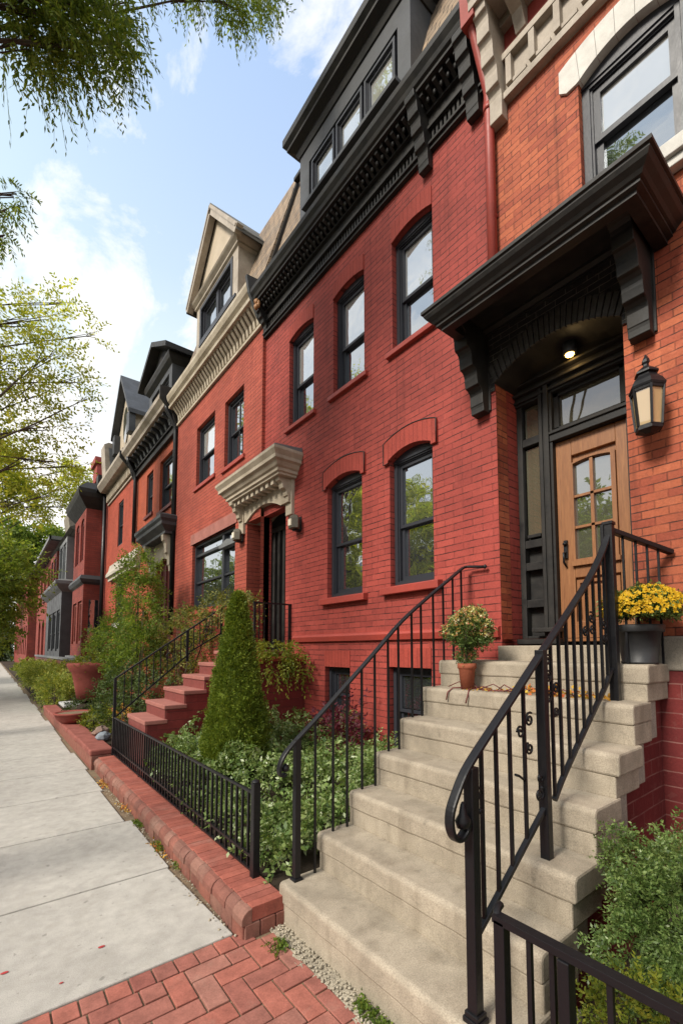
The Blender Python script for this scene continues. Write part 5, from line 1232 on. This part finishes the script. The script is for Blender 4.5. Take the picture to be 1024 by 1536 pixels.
hl = [('sunny green and yellow hedge nearest the brick curb along the sidewalk', [((1.54, 15.3, .46), (.40, .95, .46)), ((1.65, 17.4, .52), (.45, 1.0, .50)), ((2.2, 15.8, .55), (.45, .9, .48))]),
      ('taller yellow-tipped hedge behind the first one along the sidewalk', [((1.65, 20.5, .55), (.48, 1.4, .48)), ((1.6, 23.6, .6), (.5, 1.6, .5)), ((2.4, 21.5, .62), (.5, 1.5, .5)), ((2.5, 24.5, .7), (.5, 1.6, .5))]),
      ('farthest low hedge in front of the dark grey house', [((1.75, 28, .5), (.5, 2, .45)), ((1.75, 33, .5), (.5, 2.5, .45)), ((2.3, 30, .6), (.5, 2.2, .45))])]
for i, (lb, bl) in enumerate(hl): bush('hedge', lb, 'hedge', bl, 1500 if i < 2 else 420, .062 if i < 2 else .11, 'lf_hedge2', .2, 8, 'sidewalk hedges', base=.05)
# planters and small things
pt = thing('clay_planter', 'big flared red clay planter standing among the garden shrubs', 'planter', (2.02, 12.1, .2))
m = MB(); m.lathe([(.38, 0), (.44, .35), (.50, .62), (.54, .66), (.61, .80), (.59, .85), (.51, .82), (.49, .75)], (2.02, 12.1, .5), 24); m.build('pot', M['redpot'], pt)
P, D, N, L, Wd = ball((2.02, 12.1, 1.33), (.5, .5, .12), 160, 7, .2, .06, 3); leaf_mesh('foliage', P, D, N, L, Wd, M['lf_lime'], pt)
bw_ = thing('clay_bowl', 'shallow red clay bowl planter sitting on the coping curb', 'planter', (1.36, 10.3, .225))
m = MB(); m.lathe([(.20, 0), (.29, .08), (.33, .17), (.35, .18), (.35, .21), (.31, .21), (.29, .17)], (1.36, 10.3, .222), 24); m.build('bowl', M['redpot'], bw_)
m = MB(); m.lathe([(.30, .0), (.28, .02)], (1.36, 10.3, .39), 20); m.build('soil', M['dirt'], bw_)
def rock(label, mat, c, r, seed):
    rg = np.random.default_rng(seed); m = MB(); nn = 10; v = []
    prof = [(-.5, .7), (-.1, 1.), (.4, .9), (.8, .5), (.95, .05)]
    m.lathe([(r*q, r*z*.8) for z, q in prof], c, 9, smooth=False)
    m.v = [(p[0]+rg.normal()*r*.09, p[1]+rg.normal()*r*.09, p[2]+rg.normal()*r*.07) for p in m.v]
    tag(m.build('rock', M[mat], None, bevel=.01), label, 'rock', 'rocks on the curb')
rock('rust-coloured rock on the curb beside the lime plant', 'rock1', (1.50, 8.35, .30), .13, 3)
rock('blue-grey rock leaning in front of the rust-coloured one', 'rock2', (1.47, 7.95, .29), .11, 5)
s = MB(); s.box(1.48, 1.95, 12.9, 13.9, .24, .30); s.box(1.5, 1.9, 13.0, 13.3, .30, .36); tag(s.build('stone_slab', M['paleslab'], None, bevel=.01), 'flat pale stone slab lying in the bed behind the bowl planter', 'slab')
bush('border_plant', 'small dark green plants beside the bowl planter and stone slab', 'plant', [((1.62, 11.6, .34), (.2, .2, .16)), ((1.8, 12.4, .36), (.2, .3, .16))], 1600, .06, 'lf_dark', .14, 7, base=.2)
fo = bush('marigold_plant', 'orange flowered bedding plant behind the iron railing newel', 'plant', [((1.75, 8.05, .62), (.12, .16, .10))], 2500, .03, 'fl_fall', .08, 6, base=.3)

# potted flowers on the stair
TP = thing('potted_topiary', 'slim terracotta pot with a round white and yellow flowered topiary on the steps', 'potted plant', (2.90, 2.14, 1.352))
pc = (2.90, 2.14, 1.352)
m = MB(); m.lathe([(.048, 0), (.062, .15), (.066, .155), (.072, .16), (.072, .195), (.062, .197), (.06, .185)], pc, 20); m.build('pot', M['terra'], TP)
P, D, N, L, Wd = cat([ball((pc[0], pc[1], pc[2]+.25), (.06, .06, .09), 260, 6, .04, .017, 4), ball((pc[0]+.01, pc[1]-.02, pc[2]+.45), (.15, .15, .135), 1200, 6, .05, .022, 9, inner=.45)]); leaf_mesh('foliage', P, D, N, L, Wd, M['lf_box'], TP)
P, D, N, L, Wd = ball((pc[0]+.01, pc[1]-.02, pc[2]+.455), (.153, .153, .14), 620, 5, .014, .018, 9, inner=.93, flat=-.35); leaf_mesh('flowers', P, D, N, L, Wd*1.6, M['fl_mix'], TP)
m = MB(); m.tube([(pc[0], pc[1], pc[2]+.18), (pc[0], pc[1], pc[2]+.45)], .012, 6); m.build('stem', M['bark'], TP)
MP = thing('potted_mums', 'black plastic pot of golden yellow chrysanthemums on the top landing', 'potted plant', (3.17, 1.055, 1.567))
pc = (3.16, 1.055, 1.567)
m = MB(); m.lathe([(.098, 0), (.10, .012), (.095, .016), (.118, .19), (.132, .192), (.136, .198), (.139, .232), (.135, .238), (.125, .236), (.12, .2)], pc, 28); m.build('pot', M['blackpot'], MP)
P, D, N, L, Wd = ball((pc[0], pc[1], pc[2]+.30), (.20, .20, .16), 2600, 6, .05, .02, 2, inner=.4, flat=-.2); leaf_mesh('foliage', P, D, N, L, Wd, M['lf_box'], MP)
d = unit(900); d[:, 2] = np.abs(d[:, 2])-.25; d /= np.linalg.norm(d, axis=1)[:, None]; d = d[d[:, 2] > -.15]
q = np.array([pc[0], pc[1], pc[2]+.30])+d*np.array([.208, .208, .168])*lump(d, 2, .25)[:, None]
q = q[(d[:, 2] > .0)]; d = d[d[:, 2] > .0]
P = np.repeat(q, 7, 0); D = unit(len(P)); dd = np.repeat(d, 7, 0); D = D-dd*np.sum(D*dd, 1)[:, None]+dd*.25
leaf_mesh('flowers', P, D, dd, np.full(len(P), .019), np.full(len(P), .013), M['fl_yel'], MP)
# dried garland and fallen leaves on the upper treads
GA = thing('flower_garland', 'dried garland of autumn leaves and vines lying across the upper steps', 'garland', (2.93, 1.6, 1.352))
m = MB()
for k in range(9):
    y0_ = 1.35+k*.1; m.tube([(2.90+random.uniform(-.05, .06), y0_, 1.36), (2.93+random.uniform(-.04, .04), y0_+.07, 1.375+random.uniform(0, .03)), (2.90+random.uniform(-.05, .06), y0_+.16, 1.36)], .004, 5)
for pts in ([(2.88, 2.12, 1.365), (2.80, 2.2, 1.36), (2.765, 2.22, 1.33), (2.76, 2.23, 1.27)], [(2.88, 2.1, 1.36), (2.80, 2.05, 1.36), (2.765, 2.04, 1.31), (2.755, 2.05, 1.26)], [(2.9, 2.1, 1.36), (2.86, 1.9, 1.358), (2.9, 1.75, 1.36)]): m.tube(pts, .0055, 5)
m.build('vine', M['maroon'], GA)
n = 80; ys = RNG.uniform(1.15, 1.75, n); P0 = np.stack([RNG.uniform(2.84, 2.985, n), ys, RNG.uniform(1.354, 1.40, n)], 1)
P, D, N, L, Wd = sprays(P0, unit(n)*np.array([1, 1, .35]), 3, .04, .035, .1, .6); leaf_mesh('leaves', P, D, N, L, Wd, M['fl_fall'], GA)
n = 60; P0 = np.stack([RNG.uniform(2.80, 2.99, n), RNG.uniform(1.7, 2.2, n), np.full(n, 1.356)], 1); P, D, N, L, Wd = sprays(P0, unit(n)*np.array([1, 1, .1]), 1, .03, .03, .0, .5); leaf_mesh('leaves', P, D, N, L, Wd, M['fl_fall'], GA)
P, D, N, L, Wd = ball((2.12, 1.3, .95), (.03, .05, .03), 14, 5, .05, .035, 2); 
# weeds at the foot of the steps and along the curb
ps = []
for k in range(60):
    y_ = random.choice([random.uniform(1.5, 1.72), random.uniform(1.15, 1.55), random.uniform(.9, 1.2)]); ps.append((1.475+random.uniform(-.035, .0)-.03*(y_ > 1.5), y_, .0))
for k in range(26): ps.append((1.185+random.uniform(-.02, .02), random.choice([3.55, 4.0, 4.62])+random.uniform(-.09, .09), 0))
for k in range(14): ps.append((1.32+random.uniform(-.03, .05), 2.28+random.uniform(-.05, .05), 0))
P0 = np.repeat(np.array(ps), 3, 0); P, D, N, L, Wd = sprays(P0, unit(len(P0))*.7+np.array([0, 0, .7]), 5, .045, .022, .4, .5); leaf_mesh('weeds', P, D, N, L, Wd, M['lf_mid'], None, org=(1.4, 1.6, 0), kind='stuff')
n = 130; P0 = np.stack([RNG.uniform(1.15, 1.2, n), RNG.choice([3.95, 5.2, 6.3], n)+RNG.normal(0, .14, n), np.full(n, .004)], 1); P, D, N, L, Wd = sprays(P0, unit(n)*np.array([1, 1, .3]), 2, .03, .028, .1, .5); leaf_mesh('leaf_litter', P, D, N, L, Wd, M['fl_fall'], None, org=(1.2, 4, 0), kind='stuff')
for i, (x_, y_, lb) in enumerate(((.13, 2.96, 'red petal on the pale sidewalk, the one farthest from the brick curb'), (.56, 2.88, 'red petal on the sidewalk slab nearest the brick paving, closest to the curb'), (.35, 2.70, 'tiny red petal on the sidewalk between the two larger petals'))):
    m = MB(); r_ = .014 if i < 2 else .008
    m.raw([(x_+r_*math.cos(a)*1.3, y_+r_*.7*math.sin(a), .004) for a in [2*math.pi*k/10 for k in range(10)]]+[(x_, y_, .006)], [(k, (k+1) % 10, 10) for k in range(10)]+[(9, 8, 7, 6, 5, 4, 3, 2, 1, 0)])
    tag(m.build('fallen_petal', M['petal'], None), lb, 'petal', 'fallen petals')

# ================================================================== TREES
T1 = [(-0.08, 4.7, 7.25, 0.3), (0.17, 4.7, 7.35, 0.34), (0.49, 4.7, 7.64, 0.33), (0.68, 4.7, 7.54, 0.22), (0.34, 4.7, 7.2, 0.22), (0.13, 4.7, 7.08, 0.19), (-0.03, 4.7, 6.9, 0.15), (0.76, 4.7, 8.06, 0.19), (1.04, 4.7, 8.75, 0.12), (0.98, 4.7, 8.95, 0.2), (1.52, 4.7, 9.12, 0.18), (1.84, 4.7, 9.25, 0.2), (2.18, 4.7, 9.6, 0.2), (2.5, 4.7, 9.95, 0.18), (2.01, 4.7, 9.22, 0.14), (1.59, 4.7, 9.5, 0.28), (2.26, 4.7, 10.1, 0.3), (0.1, 4.7, 7.97, 0.37), (0.5, 4.7, 8.4, 0.38), (-.02, 5.2, 5.98, .13), (-.09, 5.2, 5.75, .09), (-.07, 5.2, 5.52, .06), (-.5, 4.6, 7.5, .4), (-1.2, 4.4, 9.6, .7), (-2.2, 4.2, 9.9, .8), (-1.7, 3.5, 10.4, .8), (-2.6, 5.0, 9.4, .7), (-.4, 4.6, 9.9, .6)]
T1 = [(x, y, z+(.24 if z > 6.5 else .12), r) for x, y, z, r in T1]
tree('honey_locust', 'overhanging tree with fine drooping sprays at the top of the view', (-1.75, 4.3, -.05), 5.6, T1, 1050, .066, 'lf_over', 'street trees', .34, 18, .75, -.25, .15, .32, spread=1.1, stems=.006)
T2 = [(1.05, 12.0, 9.88, 0.36), (0.64, 12.0, 9.26, 0.5), (0.15, 12.0, 9.03, 0.57), (0.01, 12.0, 8.03, 0.74), (1.62, 12.0, 9.32, 0.28), (0.8, 12.0, 8.44, 0.6), (1.35, 12.0, 8.02, 0.40), (0.45, 12.0, 7.28, 0.65), (0.03, 12.0, 6.37, 0.6), (0.93, 12.0, 6.8, 0.45), (1.55, 12.0, 7.67, 0.22), (0.46, 12.0, 5.88, 0.45), (1.05, 12.0, 5.97, 0.32), (0.2, 12.0, 4.92, 0.36), (0.83, 12.0, 5.13, 0.28), (1.4, 12.0, 5.98, 0.22), (-0.53, 12.0, 7.51, 0.85), (-0.46, 12.0, 5.78, 0.8), (-0.81, 12.0, 9.01, 0.7), (-1.6, 11.6, 8.2, 1.0), (-2.4, 11, 7.2, 1.1), (-1.5, 10.6, 9.4, .9)]
tree('golden_tree', 'sunlit yellow-green street tree left of the houses with thin bare branches', (-1.75, 11.2, -.05), 6.0, T2, 240, .092, 'lf_gold', 'street trees', .45, 8, .25, .25, .17, .48)
T3 = [(0.1, 19.0, 5.2, 0.55), (0.55, 19.0, 4.9, 0.5), (1.0, 19.0, 4.15, 0.42), (0.25, 19.0, 4.0, 0.85), (.75, 19.0, 3.4, 0.5), (0.15, 19.0, 2.9, 0.65), (1.3, 19.0, 4.35, 0.3), (0.35, 19.0, 2.25, 0.4), (-0.35, 19.0, 3.75, 1.1), (-1.2, 19, 4.6, 1.1), (-1.9, 18.5, 4.0, 1.2), (-.6, 19, 2.6, .8)]
tree('leafy_tree', 'dense dark green low tree below the golden one at the end of the sidewalk', (-1.7, 19, -.05), 3.4, T3, 210, .14, 'lf_fresh', 'street trees', .5, 9, .35, .15, .15, .45)
T4 = [(3.77, 30.0, 11.6, 0.75), (3.32, 30.0, 10.01, 0.65), (3.98, 30.0, 10.75, 0.7), (2.63, 30.0, 10.85, 0.6), (1.9, 30.0, 9.35, 0.6), (3.07, 30.0, 12.2, 0.5), (1.0, 29.5, 9.9, 1.0), (0, 29, 10.5, 1.2), (-1.2, 28.5, 9.6, 1.3), (-.5, 28.5, 11.6, 1.2)]
tree('leafy_tree', 'green tree reaching over the roofs beside the red chimney', (-1.7, 28, -.05), 7.0, T4, 190, .2, 'lf_gold', 'street trees', .6, 8, .3, .2, .2, .45)
T5 = [(2.65, 62.0, 14.2, 1.6), (4.8, 62.0, 14.8, 1.4), (6.4, 62.0, 14.6, 1.1), (0.82, 62.0, 15, 1.6), (1.6, 62, 12.4, 1.9), (3.8, 62, 12.6, 1.9), (-1, 62, 12, 2.2), (-.4, 62, 9, 2.2), (1.2, 62, 9.5, 2)]
tree('far_tree', 'hazy green tree top far down the street above the hipped roof', (-1.2, 62, -.05), 8.0, T5, 90, .38, 'lf_mid', 'street trees', .9, 7, .2, .2, .25, .5)
tree('far_tree', 'dark tree at the end of the sidewalk behind the farthest hedge', (.2, 80, -.05), 4.0, [(0, 80, 4.5, 2.2), (1.4, 80, 3.4, 1.8), (-1.6, 80, 4, 2), (.4, 80, 6.4, 1.8), (1, 79, 1.6, 1.4), (-.5, 79, 1.8, 1.5)], 90, .4, 'lf_dark', 'street trees', .9, 7, .2, .2, .25, .5)
# trees and houses across the street, seen in the window glass
for i, (ty, th, lb) in enumerate(((1.5, 4.3, 'street tree across the road, nearest the corner of the paving'), (8.5, 4.6, 'smaller street tree across the road facing the red house'), (16.5, 7.2, 'broad street tree across the road facing the gabled house'), (22.5, 7.4, 'street tree across the road facing the shield window house'), (30.0, 6.5, 'farthest street tree across the road'))):
    bl = [(-11.3+random.uniform(-1.9, 1.9), ty+random.uniform(-2.4, 2.4), th*random.uniform(.62, 1.62), random.uniform(.8, 1.3)) for _ in range(17)]
    tree('street_tree', lb, (-11.3, ty, -.05), th, bl, 105, .22, 'lf_mid' if i == 1 else 'lf_gold', 'trees across the street', .6, 8, .3, .1, .2, .5)
for i, (y0_, y1_, mt, lb) in enumerate(((-6, 12, 'maroon', 'long dark red terrace across the road'), (12.2, 40, 'dred', 'long dark brick terrace farther along across the road'))):
    t_ = thing('terrace', lb, 'house', (-16, (y0_+y1_)/2, -.1), 'houses across the street')
    m = MB(); m.box(-22, -15.5, y0_, y1_, -.3, 7.6); m.build('wall', M[mt], t_)
    m = MB(); m.prism([(-22.2, 7.6), (-15.2, 7.6), (-15.2, 7.9), (-18, 9.4), (-22.2, 9.4)], y0_, y1_); m.build('roof', M['dgrey'], t_)
    y = y0_+1.2
    while y < y1_-1.5:
        for z in (1.2, 4.6):
            m = MB(); m.box(-15.52, -15.44, y, y+1.1, z, z+1.9); m.build('window', M['frame'], t_)
        y += 2.6

# ================================================================== SKY, SUN, CAMERA
SUN = Vector((-.76, -.03, .65)).normalized()
el = math.asin(SUN.z); az = math.atan2(SUN.x, SUN.y)
wld = bpy.data.worlds.new('World'); scene.world = wld; wld.use_nodes = True; nt = wld.node_tree; nt.nodes.clear(); g = G(nt)
sky = g.n('TexSky'); sky.sky_type = 'NISHITA'; sky.sun_disc = False; sky.sun_elevation = el; sky.sun_rotation = az; sky.air_density = 1.2; sky.dust_density = 2.2; sky.ozone_density = 1.6
tc = g.n('TexCoord').outputs['Generated']; s3 = g.n('SeparateXYZ', {0: tc}).outputs
zc = g.m('MAXIMUM', s3[2], .0); den = g.m('ADD', zc, .45)
px = g.m('DIVIDE', s3[0], den); py = g.m('DIVIDE', s3[1], den)
v1 = g.n('CombineXYZ', {0: g.m('ADD', g.m('MULTIPLY', px, 1.15), 4.3), 1: g.m('ADD', g.m('MULTIPLY', py, .8), 1.2), 2: 3.1}).outputs[0]
n1 = g.noise(v1, 5.2, 10, .62, dist=.3); n2 = g.noise(v1, .8, 4, .5)
cl = g.m('ADD', g.m('MULTIPLY', n1, .8), g.m('MULTIPLY', n2, .32))
cf = g.ramp(cl, [(.535, 0), (.59, .5), (.66, .97)])
hor = g.ramp(zc, [(.0, 1), (.2, .95), (.42, .52), (.64, .18), (.9, 0.)])
up_ = g.m('GREATER_THAN', s3[2], -.02)
CW = 6.6; 
base = g.mix(1., sky.outputs[0], (2.5, 2.3, 2.05), 'MULTIPLY'); base = g.mix(1., base, (CW*.58, CW*.67, CW*.79), 'DARKEN')
c = g.mix(hor, base, (CW*1.0, CW*.975, CW*.94)); c = g.mix(g.m('MULTIPLY', cf, .92), c, (CW*1.02, CW*.985, CW*.95))
bg = g.n('Background', {'Color': c, 'Strength': .085}).outputs[0]; o_ = g.n('OutputWorld'); nt.links.new(bg, o_.inputs['Surface'])
sl_ = bpy.data.lights.new('sun', 'SUN'); sl_.energy = 2.3; sl_.angle = R(16); sl_.color = (1., .93, .82)
so_ = bpy.data.objects.new('sun', sl_); COL.objects.link(so_); so_.rotation_euler = SUN.to_track_quat('Z', 'Y').to_euler(); so_.location = (-20, 10, 30)
# faint warm lamp behind the recessed bulb over the door
pl_ = bpy.data.lights.new('porch_lamp', 'POINT'); pl_.energy = .25; pl_.color = (1., .66, .28); pl_.shadow_soft_size = .03
po_ = bpy.data.objects.new('porch_lamp', pl_); COL.objects.link(po_); po_.location = (3.60, 1.60, 3.99)

cam = bpy.data.cameras.new('camera'); cam.sensor_fit = 'VERTICAL'; cam.sensor_height = 36; cam.sensor_width = 24; cam.lens = 15.75; cam.shift_y = .10417; cam.clip_end = 2000; cam.clip_start = .05
co_ = bpy.data.objects.new('camera', cam); COL.objects.link(co_); co_.location = (0, 0, 1.65)
co_.rotation_euler = (R(94.), 0, -R(38.0366)); scene.camera = co_
scene.view_settings.view_transform = 'Standard'; scene.view_settings.look = 'None'; scene.view_settings.gamma = 1; scene.view_settings.exposure = 1.2
scene.cycles.max_bounces = 6; scene.cycles.diffuse_bounces = 3; scene.cycles.glossy_bounces = 4; scene.cycles.transmission_bounces = 3; scene.cycles.sample_clamp_indirect = 6
scene.cycles.use_denoising = True
